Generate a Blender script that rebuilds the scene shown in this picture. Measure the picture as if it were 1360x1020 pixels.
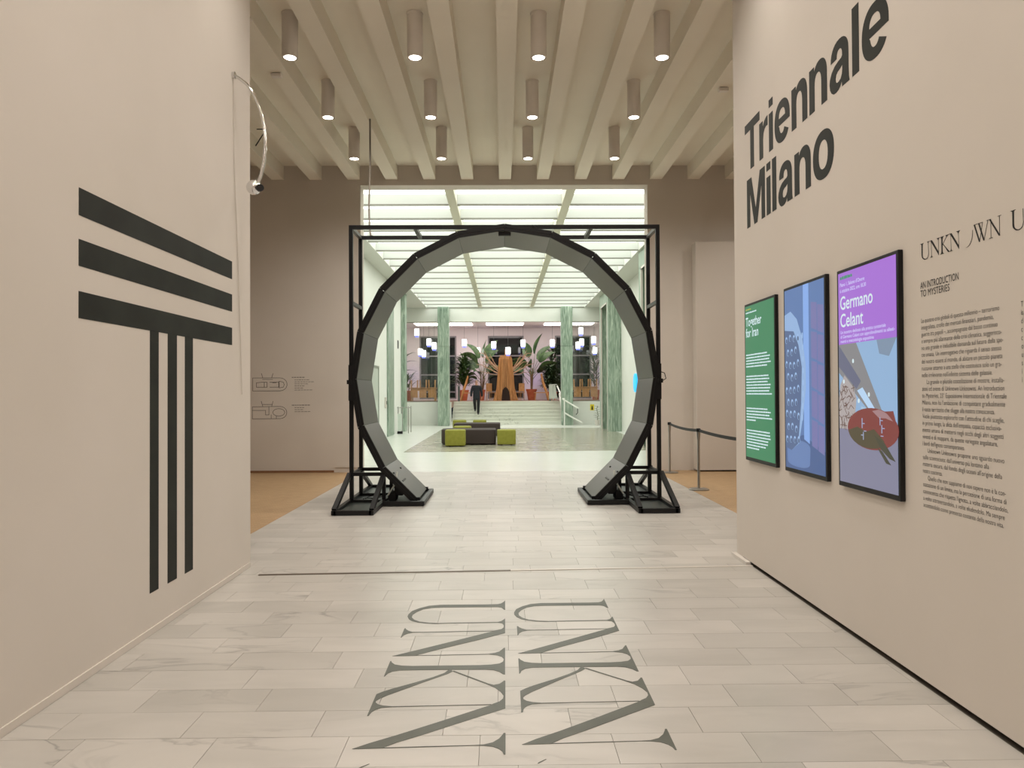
import bpy, bmesh, math, random
from math import sin, cos, pi, radians
from mathutils import Vector, Matrix
from mathutils.geometry import tessellate_polygon
random.seed(7)
scene = bpy.context.scene
col = scene.collection
for o in list(bpy.data.objects): bpy.data.objects.remove(o)

# ------------------------------------------------------------------ camera, world, exposure
cam_d = bpy.data.cameras.new('camera'); cam = bpy.data.objects.new('camera', cam_d); col.objects.link(cam)
cam.location = (0, 0, 1.6)
cam.rotation_euler = (pi/2 + 0.0122, radians(0.3), -0.0122)
cam_d.sensor_width = 36; cam_d.lens = 36*980/1360; cam_d.clip_start = .05; cam_d.clip_end = 200
scene.camera = cam
w = bpy.data.worlds.new('world'); scene.world = w; w.use_nodes = True
w.node_tree.nodes['Background'].inputs[0].default_value = (.03, .04, .06, 1)
w.node_tree.nodes['Background'].inputs[1].default_value = .25
vs = scene.view_settings
vs.view_transform = 'Standard'; vs.look = 'None'; vs.gamma = 1; vs.use_curve_mapping = False; vs.exposure = 0.0
LUM = 2.5          # luminous ceiling of the lobby
SPOT = 150.0       # each downlight, W
SPOT_CORRIDOR = 80.0
SPOT_COL = (1.0, .93, .855)
CAFE = 6.5         # ceiling panels of the upper room, the added unseen row included

# ------------------------------------------------------------------ helpers
def lin(r, g, b):
    f = lambda c: (c/12.92 if c <= .04045 else ((c+.055)/1.055)**2.4)
    return (f(r/255), f(g/255), f(b/255), 1)
MATS = {}
def mat(name, c, rough=.6, metal=0, spec=.5, emit=None, es=1, coat=0):
    if name in MATS: return MATS[name]
    m = bpy.data.materials.new(name); m.use_nodes = True
    b = m.node_tree.nodes['Principled BSDF']
    b.inputs['Base Color'].default_value = c if len(c) == 4 else (*c, 1)
    b.inputs['Roughness'].default_value = rough; b.inputs['Metallic'].default_value = metal
    b.inputs['Specular IOR Level'].default_value = spec
    b.inputs['Coat Weight'].default_value = coat
    if emit is not None:
        b.inputs['Emission Color'].default_value = emit if len(emit) == 4 else (*emit, 1)
        b.inputs['Emission Strength'].default_value = es
    MATS[name] = m
    return m
def nodes(m): return m.node_tree.nodes, m.node_tree.links, m.node_tree.nodes['Principled BSDF']
def noisy(name, c1, c2, scale=(4, 4, 4), rough=.6, detail=4, bump=0, spec=.5, p0=.35, p1=.65, rr=None, bscale=None, metal=0):
    """two-tone noise material on world position"""
    if name in MATS: return MATS[name]
    m = mat(name, c1, rough, spec=spec, metal=metal); n, l, b = nodes(m)
    g = n.new('ShaderNodeNewGeometry'); mp = n.new('ShaderNodeMapping'); mp.inputs['Scale'].default_value = scale
    tx = n.new('ShaderNodeTexNoise'); tx.inputs['Scale'].default_value = 1; tx.inputs['Detail'].default_value = detail
    cr = n.new('ShaderNodeValToRGB'); cr.color_ramp.elements[0].position = p0; cr.color_ramp.elements[1].position = p1
    cr.color_ramp.elements[0].color = c1; cr.color_ramp.elements[1].color = c2
    l.new(g.outputs['Position'], mp.inputs[0]); l.new(mp.outputs[0], tx.inputs['Vector'])
    l.new(tx.outputs[0], cr.inputs[0]); l.new(cr.outputs[0], b.inputs['Base Color'])
    if bump:
        t2 = n.new('ShaderNodeTexNoise'); t2.inputs['Scale'].default_value = bscale or 60; t2.inputs['Detail'].default_value = 3
        l.new(g.outputs['Position'], t2.inputs['Vector'])
        bp = n.new('ShaderNodeBump'); bp.inputs['Strength'].default_value = bump; bp.inputs['Distance'].default_value = .01
        l.new(t2.outputs[0], bp.inputs['Height']); l.new(bp.outputs[0], b.inputs['Normal'])
    return m

class MB:
    def __init__(s): s.v = []; s.f = []; s.mi = []; s.m = 0
    def add(s, vs, fs):
        o = len(s.v); s.v += [tuple(p) for p in vs]
        for f in fs: s.f.append([i+o for i in f]); s.mi.append(s.m)
        return s
    def box(s, x0, x1, y0, y1, z0, z1):
        return s.add([(x0,y0,z0),(x1,y0,z0),(x1,y1,z0),(x0,y1,z0),(x0,y0,z1),(x1,y0,z1),(x1,y1,z1),(x0,y1,z1)],
              [(0,3,2,1),(4,5,6,7),(0,1,5,4),(1,2,6,5),(2,3,7,6),(3,0,4,7)])
    def bar(s, a, b, w=.05, h=None, up=(0,0,1)):
        a = Vector(a); b = Vector(b); h = h or w; d = (b-a).normalized(); up = Vector(up)
        if abs(d.dot(up)) > .99: up = Vector((0,1,0))
        x = d.cross(up).normalized()*w/2; y = x.cross(d).normalized()*h/2
        return s.add([a-x-y,a+x-y,a+x+y,a-x+y,b-x-y,b+x-y,b+x+y,b-x+y],
              [(0,1,2,3),(4,7,6,5),(0,4,5,1),(1,5,6,2),(2,6,7,3),(3,7,4,0)])
    def tube(s, pts, r, n=8, cap=True):
        pts = [Vector(p) for p in pts]; rs = r if isinstance(r, (list, tuple)) else [r]*len(pts)
        rings = []; prev = None
        for i, p in enumerate(pts):
            d = (pts[min(i+1, len(pts)-1)]-pts[max(i-1, 0)]).normalized()
            if prev is None:
                x = d.cross(Vector((0,0,1)) if abs(d.z) < .9 else Vector((0,1,0))).normalized()
            else: x = (prev-d*prev.dot(d)).normalized()
            prev = x; y = d.cross(x)
            rings.append([p+(x*cos(2*pi*k/n)+y*sin(2*pi*k/n))*rs[i] for k in range(n)])
        vs = [q for rg in rings for q in rg]; fs = []
        for i in range(len(pts)-1):
            for k in range(n): fs.append((i*n+k, i*n+(k+1)%n, (i+1)*n+(k+1)%n, (i+1)*n+k))
        if cap: fs.append(tuple(range(n))[::-1]); fs.append(tuple(range((len(pts)-1)*n, len(pts)*n)))
        return s.add(vs, fs)
    def lathe(s, prof, c=(0,0,0), n=20, cap=True):
        vs = []; fs = []
        for r, z in prof:
            for k in range(n): vs.append((c[0]+r*cos(2*pi*k/n), c[1]+r*sin(2*pi*k/n), c[2]+z))
        for i in range(len(prof)-1):
            for k in range(n): fs.append((i*n+k, i*n+(k+1)%n, (i+1)*n+(k+1)%n, (i+1)*n+k))
        if cap: fs.append(tuple(range(n))[::-1]); fs.append(tuple(range((len(prof)-1)*n, len(prof)*n)))
        return s.add(vs, fs)
    def sphere(s, c, r, n=16, m=10, sc=(1,1,1)):
        vs = []; fs = []
        for i in range(m+1):
            t = pi*i/m
            for k in range(n):
                vs.append((c[0]+r*sc[0]*sin(t)*cos(2*pi*k/n), c[1]+r*sc[1]*sin(t)*sin(2*pi*k/n), c[2]-r*sc[2]*cos(t)))
        for i in range(m):
            for k in range(n): fs.append((i*n+k, i*n+(k+1)%n, (i+1)*n+(k+1)%n, (i+1)*n+k))
        return s.add(vs, fs)
    def poly(s, loops, fn, t=.0015):
        """filled 2D outline (first loop) with holes (further loops); fn(u, v, h) gives the 3D point, t the thickness"""
        flat = [p for lp in loops for p in lp]; n = len(flat)
        tri = tessellate_polygon([[Vector((p[0], p[1], 0)) for p in lp] for lp in loops])
        fs = []
        for a, b, c in tri:
            A, B, C_ = flat[a], flat[b], flat[c]
            if (B[0]-A[0])*(C_[1]-A[1])-(B[1]-A[1])*(C_[0]-A[0]) < 0: b, c = c, b
            fs.append((a, b, c))
        vs = [fn(p[0], p[1], t) for p in flat]+[fn(p[0], p[1], 0) for p in flat]
        o = 0
        for lp in loops:
            k = len(lp)
            ar = sum(lp[i][0]*lp[(i+1)%k][1]-lp[(i+1)%k][0]*lp[i][1] for i in range(k))
            ccw = ar > 0
            if lp is not loops[0]: ccw = not ccw
            # outer ring should be walked counter-clockwise, holes clockwise
            for i in range(k):
                j = (i+1) % k
                q = (o+i, n+o+i, n+o+j, o+j)
                fs.append(q if (ar > 0) == (lp is loops[0]) else q[::-1])
            o += k
        return s.add(vs, fs)
    def build(s, name, m, parent=None, smooth=False, loc=None, bevel=0, seg=2):
        me = bpy.data.meshes.new(name); me.from_pydata(s.v, [], s.f)
        ms = m if isinstance(m, (list, tuple)) else [m]
        for q in ms: me.materials.append(q)
        if len(ms) > 1: me.polygons.foreach_set('material_index', s.mi)
        if bevel:
            bm = bmesh.new(); bm.from_mesh(me)
            bmesh.ops.remove_doubles(bm, verts=bm.verts, dist=1e-5)
            bmesh.ops.bevel(bm, geom=list(bm.edges), offset=bevel, segments=seg, profile=.5, affect='EDGES')
            bm.to_mesh(me); bm.free()
        if smooth:
            me.polygons.foreach_set('use_smooth', [True]*len(me.polygons))
            try: me.set_sharp_from_angle(angle=radians(40))
            except Exception: pass
        me.update()
        o = bpy.data.objects.new(name, me); col.objects.link(o)
        if parent is not None: o.parent = parent
        if loc: o.location = loc
        return o
def tag(o, label=None, cat=None, group=None, kind=None):
    if label: o['label'] = label
    if cat: o['category'] = cat
    if group: o['group'] = group
    if kind: o['kind'] = kind
    return o
def thing(name, label, cat, loc=(0,0,0), rz=0, group=None):
    o = bpy.data.objects.new(name, None); col.objects.link(o); o.location = loc; o.rotation_euler = (0,0,rz)
    o.empty_display_size = .1
    return tag(o, label, cat, group)
def copy_tree(o, parent=None, loc=None, rz=None):
    c = o.copy(); col.objects.link(c)
    if parent is not None: c.parent = parent
    for ch in list(o.children): copy_tree(ch, c)
    if loc is not None: c.location = loc
    if rz is not None: c.rotation_euler = (0,0,rz)
    return c
def structure(mb, name, m, **k):
    return tag(mb.build(name, m, **k), kind='structure')

# text: built-in font turned into mesh outlines (done first, while the scene is small)
def text_geo(body, size=1.0, bold=0.0, shear=0.0):
    cu = bpy.data.curves.new('t', 'FONT'); cu.body = body; cu.size = size; cu.offset = bold; cu.shear = shear
    cu.resolution_u = 2 if size < .5 else 4; cu.fill_mode = 'FRONT'
    ob = bpy.data.objects.new('t', cu); col.objects.link(ob)
    bpy.context.view_layer.update()
    dg = bpy.context.evaluated_depsgraph_get()
    me = ob.evaluated_get(dg).to_mesh()
    vs = [tuple(v.co[:2]) for v in me.vertices]; fs = [tuple(p.vertices) for p in me.polygons]
    ob.evaluated_get(dg).to_mesh_clear(); bpy.data.objects.remove(ob); bpy.data.curves.remove(cu)
    return vs, fs
def place_text(g, fn, scale=(1, 1), at=(0, 0), h=.001, mb=None):
    vs, fs = g; mb = mb or MB()
    out = []
    for f in fs:
        a, b, c = [vs[i] for i in f[:3]]
        out.append(f if (b[0]-a[0])*(c[1]-a[1])-(b[1]-a[1])*(c[0]-a[0]) > 0 else f[::-1])
    mb.add([fn(at[0]+x*scale[0], at[1]+y*scale[1], h) for x, y in vs], out)
    return mb
def width(g): xs = [v[0] for v in g[0]]; return (min(xs), max(xs)) if xs else (0, 1)

PARA = """Le quattro crisi globali di questo millennio – terrorismo
integralista, crollo dei mercati finanziari, pandemia,
guerre tra popoli –, accompagnate dal basso continuo
e sempre più allarmante della crisi climatica, suggerisco-
no una grande e ineludibile domanda sul futuro della spe-
cie umana. Un interrogativo che riguarda il senso stesso
del nostro essere al mondo, di abitare un piccolo pianeta
ruotante attorno a una stella che costituisce solo un gra-
nello irrilevante nell'infinito sistema delle galassie.
>La grande e plurale costellazione di mostre, installa-
zioni ed eventi di Unknown Unknowns. An Introduction
to Mysteries, 23° Esposizione Internazionale di Triennale
Milano, non ha l'ambizione di conquistare gradualmente
il vasto territorio che sfugge alla nostra conoscenza.
Vuole piuttosto esplorarlo con l'attitudine di chi sceglie,
in primo luogo, la sfida dell'empatia, capacità esclusiva-
mente umana di mettersi negli occhi degli altri soggetti
viventi e di mappare, da queste variegate angolature,
i bordi dell'ignoto contemporaneo.
>Unknown Unknowns propone uno sguardo nuovo
sullo sconosciuto: dall'universo più lontano alla
materia oscura, dal fondo degli oceani all'origine della
nostra coscienza.
>Quello che non sappiamo di non sapere non è la con-
statazione di un limite, ma la percezione di una forma di
conoscenza che rispetta l'ignoto, a volte abbracciandolo,
a volte attraversandolo, a volte eludendolo. Ma sempre
accettandolo come presenza costante della nostra vita.""".split('\n')
# right-hand ends of the lines in the photograph, as a share of the column
ENDS = [.94,.88,.92,.96,.975,.955,.965,.955,.86,.98,.98,1.0,.985,.88,.975,.945,.965,.905,.54,.97,.81,.945,.26,.98,.985,1.0,.965,.955]
TXT = {}
for i, s_ in enumerate(PARA): TXT['p', i] = text_geo(s_.lstrip('>'), 1.0, -.008)
for s_, b_ in [('AN INTRODUCTION', .0), ('TO MYSTERIES', .0), ('Together', .014), ('for Iran', .014), ('Germano', .012), ('Celant', .012),
    ("Piano 1, Salone d'Onore", .01), ('6 ottobre 2022, ore 18.30', .01), ('Un incontro dedicato alla pratica curatoriale', .01),
    ('di Germano Celant con approfondimenti su allesti-', .01), ('menti e metodologia espositiva', .01), ('Iran', .01), ('28 settembre 2022', .01)]:
    TXT[s_] = text_geo(s_, 1.0, b_)
for s_ in ['T', 'is', 'd', 'c', 'o', 'u', 's', 'i']: TXT['c', s_] = text_geo(s_, 1.0)

# skin-modifier figures (also early)
def skin_mesh(name, joints, edges, sub=1, root=0):
    me = bpy.data.meshes.new(name)
    me.from_pydata([j[:3] for j in joints], edges, [])
    ob = bpy.data.objects.new(name, me); col.objects.link(ob)
    md = ob.modifiers.new('skin', 'SKIN'); md.use_smooth_shade = True
    if not me.skin_vertices:
        me.attributes.new('skin', 'FLOAT', 'POINT') if False else None
    layer = me.skin_vertices[0] if len(me.skin_vertices) else None
    if layer:
        for i, j in enumerate(joints):
            layer.data[i].radius = (j[3], j[4] if len(j) > 4 else j[3]); layer.data[i].use_root = (i == root)
    if sub:
        ms = ob.modifiers.new('sub', 'SUBSURF'); ms.levels = sub; ms.render_levels = sub
    bpy.context.view_layer.update()
    dg = bpy.context.evaluated_depsgraph_get()
    out = bpy.data.meshes.new_from_object(ob.evaluated_get(dg))
    bpy.data.objects.remove(ob)
    out.name = name
    return out
# ------------------------------------------------------------------ materials
M = {}
M['wall'] = noisy('wall_paint', lin(212,204,194), lin(217,209,200), (.6,.6,.6), .85, bump=.03, bscale=180, spec=.2)
M['wall_lobby'] = noisy('lobby_paint', lin(222,224,217), lin(228,230,224), (.5,.5,.5), .7, spec=.3)
M['ceiling'] = noisy('ceiling_paint', lin(240,232,216), lin(244,237,222), (.6,.6,.6), .9, spec=.15)
M['cafe_wall'] = noisy('cafe_paint', lin(226,216,213), lin(231,221,218), (.5,.5,.5), .8, spec=.2)
M['black'] = mat('black_steel', lin(26,25,26), .45, metal=.3, spec=.4)
M['plate'] = mat('dark_plate', lin(56,62,58), .4, spec=.4)
M['bracket_grey'] = mat('grey_steel', lin(96,98,94), .45, metal=.4)
M['screen_off'] = mat('screen_glass', lin(80,80,75), .34, spec=.55)
M['vinyl'] = noisy('dark_vinyl', lin(36,37,33), lin(44,46,41), (3,3,3), .6, spec=.18)
M['vinyl_floor'] = noisy('floor_vinyl', lin(74,76,66), lin(84,86,76), (6,6,6), .4, spec=.35)
M['ink'] = mat('black_ink', lin(34,32,32), .6, spec=.3)
M['thin_ink'] = mat('grey_ink', lin(60,54,46), .7, spec=.2)
M['white_metal'] = mat('white_metal', lin(214,208,200), .4, spec=.4)
M['steel'] = mat('steel', lin(170,168,164), .3, metal=.9)
M['chrome'] = mat('chrome', lin(225,225,225), .08, metal=1)
M['strip'] = mat('floor_strip_metal', lin(120,108,96), .35, metal=.7)
M['grout'] = mat('grout', lin(120,112,102), .9)
M['gap'] = mat('shadow_gap', lin(30,28,26), .9)
M['lampwhite'] = noisy('lamp_white', lin(236,228,220), lin(238,231,223), (3,3,3), .5)
M['glow_spot'] = mat('lamp_glow', (1,1,1), .5, emit=(1,.93,.82), es=14)
M['lum'] = mat('luminous_panel', lin(240,245,236), .6, emit=(.985,1.0,.95), es=LUM)
M['baffle'] = mat('baffle_white', lin(214,216,208), .7)
M['diffuser'] = mat('diffuser', lin(176,180,172), .6, emit=(.985,1.0,.95), es=.2)
M['lip'] = mat('baffle_lip', lin(138,138,128), .7)
M['mullion'] = mat('mullion_cream', lin(214,212,194), .7)
M['cafe_panel'] = mat('cafe_panel', (1,1,1), .5, emit=(1.0,.93,.905), es=CAFE)
M['brown'] = mat('brown_cloth', lin(62,53,50), .8, spec=.25)
M['green_cloth'] = noisy('green_cloth', lin(131,130,42), lin(140,139,50), (12,12,12), .75, bump=.1, bscale=300)
M['terracotta'] = noisy('terracotta', lin(186,96,62), lin(200,112,76), (8,8,8), .8)
M['soil'] = mat('soil', lin(52,40,30), .95)
M['leaf'] = noisy('leaf_green', lin(46,74,40), lin(84,112,60), (5,5,5), .45)
M['leaf_dark'] = noisy('leaf_dark', lin(38,60,36), lin(66,88,50), (5,5,5), .5)
M['stem'] = mat('stem', lin(104,112,70), .6)
M['trunk'] = noisy('trunk_bark', lin(104,82,58), lin(130,104,74), (10,10,3), .9)
M['wood'] = noisy('slat_wood', lin(166,116,64), lin(206,154,96), (14,14,1.2), .6)
M['gap_shade'] = noisy('slat_gap_shade', lin(66,42,24), lin(78,50,28), (14,14,1.5), .8)  # dark tone standing in for the shade between the tower slats
M['wood_chair'] = noisy('chair_wood', lin(176,132,82), lin(196,152,98), (9,9,9), .6)
M['branch'] = noisy('pale_branch', lin(172,136,108), lin(198,164,134), (9,9,9), .7)
M['frame_grey'] = mat('window_frame_grey', lin(138,134,134), .5, metal=.2)
M['pend'] = mat('pendant_glow', (1,1,1), .4, emit=(1.0,.96,.97), es=5)
M['pend_blue'] = mat('pendant_blue', lin(110,120,220), .4, emit=(.25,.28,.95), es=1.0)
M['cable'] = mat('grey_cable', lin(120,112,100), .6)
M['belt'] = mat('black_belt', lin(40,42,40), .7)
M['white_tube'] = mat('white_tube', lin(226,228,220), .4)
M['cyan'] = mat('cyan_sign', lin(40,160,220), .4, emit=lin(50,175,235), es=1.0)
M['yellow'] = mat('yellow_sign', lin(228,206,40), .6)
M['clear'] = mat('clear_panel', lin(214,224,214), .15, spec=.5)
M['door_grey'] = mat('door_frame_grey', lin(140,146,136), .5, metal=.2)
M['recess'] = noisy('recess_stone', lin(120,128,110), lin(140,148,128), (1.5,1.5,.6), .6)

def marble(name, base_lo, base_hi, vein, rough=.3, rnd=True, vs_=1.6, tile=None):
    m = mat(name, base_lo, rough, spec=.4); n, l, b = nodes(m)
    g = n.new('ShaderNodeNewGeometry')
    src = g.outputs['Position']
    if rnd:
        oi = n.new('ShaderNodeObjectInfo'); ad = n.new('ShaderNodeMath'); ad.operation = 'ADD'
        l.new(oi.outputs['Random'], ad.inputs[0]); l.new(g.outputs['Random Per Island'], ad.inputs[1])
        fr = n.new('ShaderNodeMath'); fr.operation = 'FRACT'; l.new(ad.outputs[0], fr.inputs[0])
        cb = n.new('ShaderNodeCombineXYZ'); mu = n.new('ShaderNodeMath'); mu.operation = 'MULTIPLY'; mu.inputs[1].default_value = 37
        l.new(fr.outputs[0], mu.inputs[0]); l.new(mu.outputs[0], cb.inputs[2]); l.new(mu.outputs[0], cb.inputs[0])
        va = n.new('ShaderNodeVectorMath'); va.operation = 'ADD'; l.new(src, va.inputs[0]); l.new(cb.outputs[0], va.inputs[1]); vec = va.outputs[0]
    else: vec = src
    mp = n.new('ShaderNodeMapping'); mp.inputs['Scale'].default_value = (vs_*.55, vs_*1.7, vs_); mp.inputs['Rotation'].default_value = (0, 0, .25)
    l.new(vec, mp.inputs[0])
    t1 = n.new('ShaderNodeTexNoise'); t1.inputs['Scale'].default_value = 1.4; t1.inputs['Detail'].default_value = 6; t1.inputs['Distortion'].default_value = .8
    l.new(mp.outputs[0], t1.inputs['Vector'])
    # thin veins where the noise crosses its middle
    s1 = n.new('ShaderNodeMath'); s1.operation = 'SUBTRACT'; s1.inputs[1].default_value = .5; l.new(t1.outputs[0], s1.inputs[0])
    ab = n.new('ShaderNodeMath'); ab.operation = 'ABSOLUTE'; l.new(s1.outputs[0], ab.inputs[0])
    vr = n.new('ShaderNodeValToRGB'); vr.color_ramp.elements[0].position = 0; vr.color_ramp.elements[0].color = (1,1,1,1)
    vr.color_ramp.elements[1].position = .03; vr.color_ramp.elements[1].color = (0,0,0,1); l.new(ab.outputs[0], vr.inputs[0])
    t2 = n.new('ShaderNodeTexNoise'); t2.inputs['Scale'].default_value = .7; l.new(mp.outputs[0], t2.inputs['Vector'])
    mr = n.new('ShaderNodeMapRange'); mr.inputs[1].default_value = .52; mr.inputs[2].default_value = .75; l.new(t2.outputs[0], mr.inputs[0])
    vm = n.new('ShaderNodeMath'); vm.operation = 'MULTIPLY'; l.new(vr.outputs[0], vm.inputs[0]); l.new(mr.outputs[0], vm.inputs[1])
    base = n.new('ShaderNodeMix'); base.data_type = 'RGBA'; base.inputs[6].default_value = base_lo; base.inputs[7].default_value = base_hi
    if rnd:
        bl = n.new('ShaderNodeMath'); bl.operation = 'MULTIPLY_ADD'; bl.inputs[1].default_value = .7; l.new(fr.outputs[0], bl.inputs[0])
        cl = n.new('ShaderNodeMath'); cl.operation = 'MULTIPLY_ADD'; cl.inputs[1].default_value = 1.6; cl.inputs[2].default_value = -.65; l.new(t1.outputs[0], cl.inputs[0])
        l.new(cl.outputs[0], bl.inputs[2]); l.new(bl.outputs[0], base.inputs[0])
    else: l.new(t1.outputs[0], base.inputs[0])
    mx = n.new('ShaderNodeMix'); mx.data_type = 'RGBA'; l.new(vm.outputs[0], mx.inputs[0]); l.new(base.outputs[2], mx.inputs[6]); mx.inputs[7].default_value = vein
    l.new(mx.outputs[2], b.inputs['Base Color'])
    return m
M['marble'] = marble('floor_marble', lin(176,172,165), lin(196,191,184), lin(134,131,127), .3)
M['marble_lobby'] = marble('lobby_marble', lin(210,213,205), lin(222,224,216), lin(190,194,186), .22, rnd=False)
M['step'] = marble('step_marble', lin(206,208,196), lin(226,228,216), lin(160,162,150), .4, rnd=False)

def green_marble():
    m = mat('green_marble', lin(128,150,128), .35); n, l, b = nodes(m)
    g = n.new('ShaderNodeNewGeometry'); mp = n.new('ShaderNodeMapping'); mp.inputs['Scale'].default_value = (9, 9, 1.0)
    t = n.new('ShaderNodeTexNoise'); t.inputs['Scale'].default_value = 1; t.inputs['Detail'].default_value = 8; t.inputs['Distortion'].default_value = 1.6; t.inputs['Roughness'].default_value = .65
    l.new(g.outputs['Position'], mp.inputs[0]); l.new(mp.outputs[0], t.inputs['Vector'])
    r = n.new('ShaderNodeValToRGB'); e = r.color_ramp.elements
    e[0].position = .32; e[0].color = lin(98,120,104); e[1].position = .68; e[1].color = lin(192,206,190)
    q = e.new(.5); q.color = lin(144,163,146)
    l.new(t.outputs[0], r.inputs[0]); l.new(r.outputs[0], b.inputs['Base Color'])
    return m
M['green'] = green_marble()

def brick_mat(name, c1, c2, mortar, bw, rh, rough=.3, rot=0, off=.5):
    m = mat(name, c1, rough); n, l, b = nodes(m)
    g = n.new('ShaderNodeNewGeometry'); mp = n.new('ShaderNodeMapping'); mp.inputs['Rotation'].default_value = (0,0,rot)
    t = n.new('ShaderNodeTexBrick'); t.inputs['Scale'].default_value = 1; t.inputs['Brick Width'].default_value = bw; t.inputs['Row Height'].default_value = rh
    t.inputs['Mortar Size'].default_value = .004; t.inputs['Color1'].default_value = c1; t.inputs['Color2'].default_value = c2; t.inputs['Mortar'].default_value = mortar
    t.offset = off
    l.new(g.outputs['Position'], mp.inputs[0]); l.new(mp.outputs[0], t.inputs['Vector']); l.new(t.outputs[0], b.inputs['Base Color'])
    return m
M['paving'] = brick_mat('grey_paving', lin(140,136,120), lin(172,168,150), lin(122,118,104), .5, .16, .22)
M['paving_side'] = brick_mat('grey_paving_side', lin(136,134,118), lin(164,162,146), lin(120,118,104), .4, .13, .2)
M['cork'] = brick_mat('wood_block_floor', lin(168,138,102), lin(180,149,112), lin(158,128,93), .11, .045, .5)

# ------------------------------------------------------------------ structure: hall and corridor
CZ = 6.27; BZ = 5.985
floor = structure(MB().box(-2.9, 3.07, -5, 15.1, -.25, -.012), 'floor', M['grout'])
mb = MB().box(-2.36, 2.28, -5, 2.905, -.012, 0)
tag(mb.build('near_slab', M['marble'], floor), kind='stuff')
unit = MB().box(0, 1, 0, 1, 0, .0118); unit_me = None
ROW = .2835; TL = .612; GAP = .0022
count = 0; rest = MB(); y = 2.908; r = 0
def strip_bounds(y): return (-2.36, 2.28) if y < 6.7 else (-2.9, 3.07)
offs = [.05, .33, .62, .2, .48, .78, .1, .55, .9, .3, .68, .02, .42, .75]
while y < 15.0:
    x0, x1 = strip_bounds(y); y1 = min(y+ROW, 15.1)
    x = x0 - TL*((offs[r % 14] + .13*(r//14)) % 1)
    if r > 13: x = x0 - TL*(.5*(r % 2)+.06*((r*7) % 3))
    while x < x1:
        a = max(x, x0); b_ = min(x+TL, x1)
        if b_-a > .02:
            if count < 296:
                if unit_me is None:
                    o = unit.build('marble_tile', M['marble'], floor); unit_me = o.data
                else:
                    o = bpy.data.objects.new('marble_tile', unit_me); col.objects.link(o); o.parent = floor
                dz = random.uniform(-.0004, .0002)
                o.location = (a+GAP/2, y+GAP/2, -.0118+dz); o.scale = (b_-a-GAP, y1-y-GAP, 1); count += 1
            else: rest.box(a+GAP/2, b_-GAP/2, y+GAP/2, y1-GAP/2, -.012, random.uniform(-.0004, .0))
        x += TL
    y += ROW; r += 1
tag(rest.build('far_tiles', M['marble'], floor), kind='stuff')
structure(MB().box(-8, -2.9, 6.3, 15.1, -.25, .0), 'floor_left', M['cork'])
structure(MB().box(3.07, 8, 6.3, 15.1, -.25, .0), 'floor_right', M['cork'])

wl = structure(MB().box(-2.75, -2.36, -5, 6.92, 0, BZ), 'wall_left', M['wall'])
wr = structure(MB().box(2.28, 2.68, -5, 7.2, .03, BZ), 'wall_right', M['wall'])
MB().box(2.32, 2.64, -5, 7.15, 0, .0298).build('recessed_plinth', M['gap'], wr)
structure(MB().box(-2.3595, -2.349, -5, 6.9, .0015, .045), 'baseboard_left', M['wall'])
structure(MB().box(2.235, 2.279, 6.80, 7.24, .001, .028), 'trim_1', M['white_metal'])
structure(MB().bar((-2.17,6.575,.003), (.06,6.668,.003), .03, .006), 'trim_2', M['strip'])
structure(MB().bar((.06,6.668,.003), (2.28,6.762,.003), .03, .006), 'trim_3', M['white_metal'])
structure(MB().box(-8, 8, -5.3, -5, 0, CZ), 'wall_rear', M['wall'])
structure(MB().box(-8.3, -8, -5, 15.1, 0, CZ), 'wall_hall_left', M['wall'])
structure(MB().box(8, 8.3, -5, 15.1, 0, CZ), 'wall_hall_right', M['wall'])
structure(MB().box(-8, -2.75, -5, 6.3, -.25, 0), 'floor_behind_left', M['cork'])
structure(MB().box(2.68, 8, -5, 6.3, -.25, 0), 'floor_behind_right', M['cork'])
ce = structure(MB().box(-8, 8, -5, 15.1, CZ, CZ+.25), 'ceiling', M['ceiling'])
bm0 = MB().box(-.124, .124, -5, 15.1, BZ, CZ)
b0 = None
for k in range(-9, 10):
    x = .065+.775*k
    if b0 is None: b0 = bm0.build('beam', M['ceiling'], ce)
    else: o = b0.copy(); col.objects.link(o); b0_ = o; o.location = (x, 0, 0); continue
    b0.location = (x, 0, 0)
# far wall of the hall with the wide opening
wb = structure(MB().box(-8, -2.9, 15.1, 15.45, 0, CZ).box(2.99, 8, 15.1, 15.45, 0, CZ).box(-2.9, 2.99, 15.1, 15.45, 5.87, CZ), 'wall_back', M['wall'])
structure(MB().box(-8, -3.45, 15.085, 15.099, .001, .045), 'baseboard_back', mat('baseboard_brown', lin(138,100,70), .6))
structure(MB().box(3.9, 8, 14.8, 15.098, .03, 4.63), 'wall_panel_right', M['wall'])
structure(MB().box(-3.42, -2.92, 15.085, 15.0995, .1, .16), 'trim_4', M['wall'])

# ------------------------------------------------------------------ structure: bright lobby
structure(MB().box(-6.2, 6.2, 15.1, 37.2, -.25, 0), 'floor_lobby', M['marble_lobby'])
structure(MB().box(-2.72, 2.06, 20.2, 33.6, 0.0005, .004), 'floor_paving', M['paving'])
structure(MB().box(2.06, 4.6, 20.3, 33.6, .0005, .004), 'floor_paving_side', M['paving_side'])
cl = structure(MB().box(-6.2, -3.78, 15.45, 36.9, 5.87, 6.3).box(4.1, 6.2, 15.45, 36.9, 5.87, 6.3).box(-3.78, 4.1, 15.45, 36.9, 6.23, 6.3), 'ceiling_lobby', M['baffle'])
NB = 16; Y0 = 15.45; DB = (36.9-Y0)/NB
cols_ = [(-3.78, -1.21), (-1.02, 1.36), (1.55, 4.1)]
for a in (-1.21, 1.36): MB().box(a, a+.19, Y0, 36.9, 5.87, 6.229).build('mullion', M['mullion'], cl)
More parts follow.
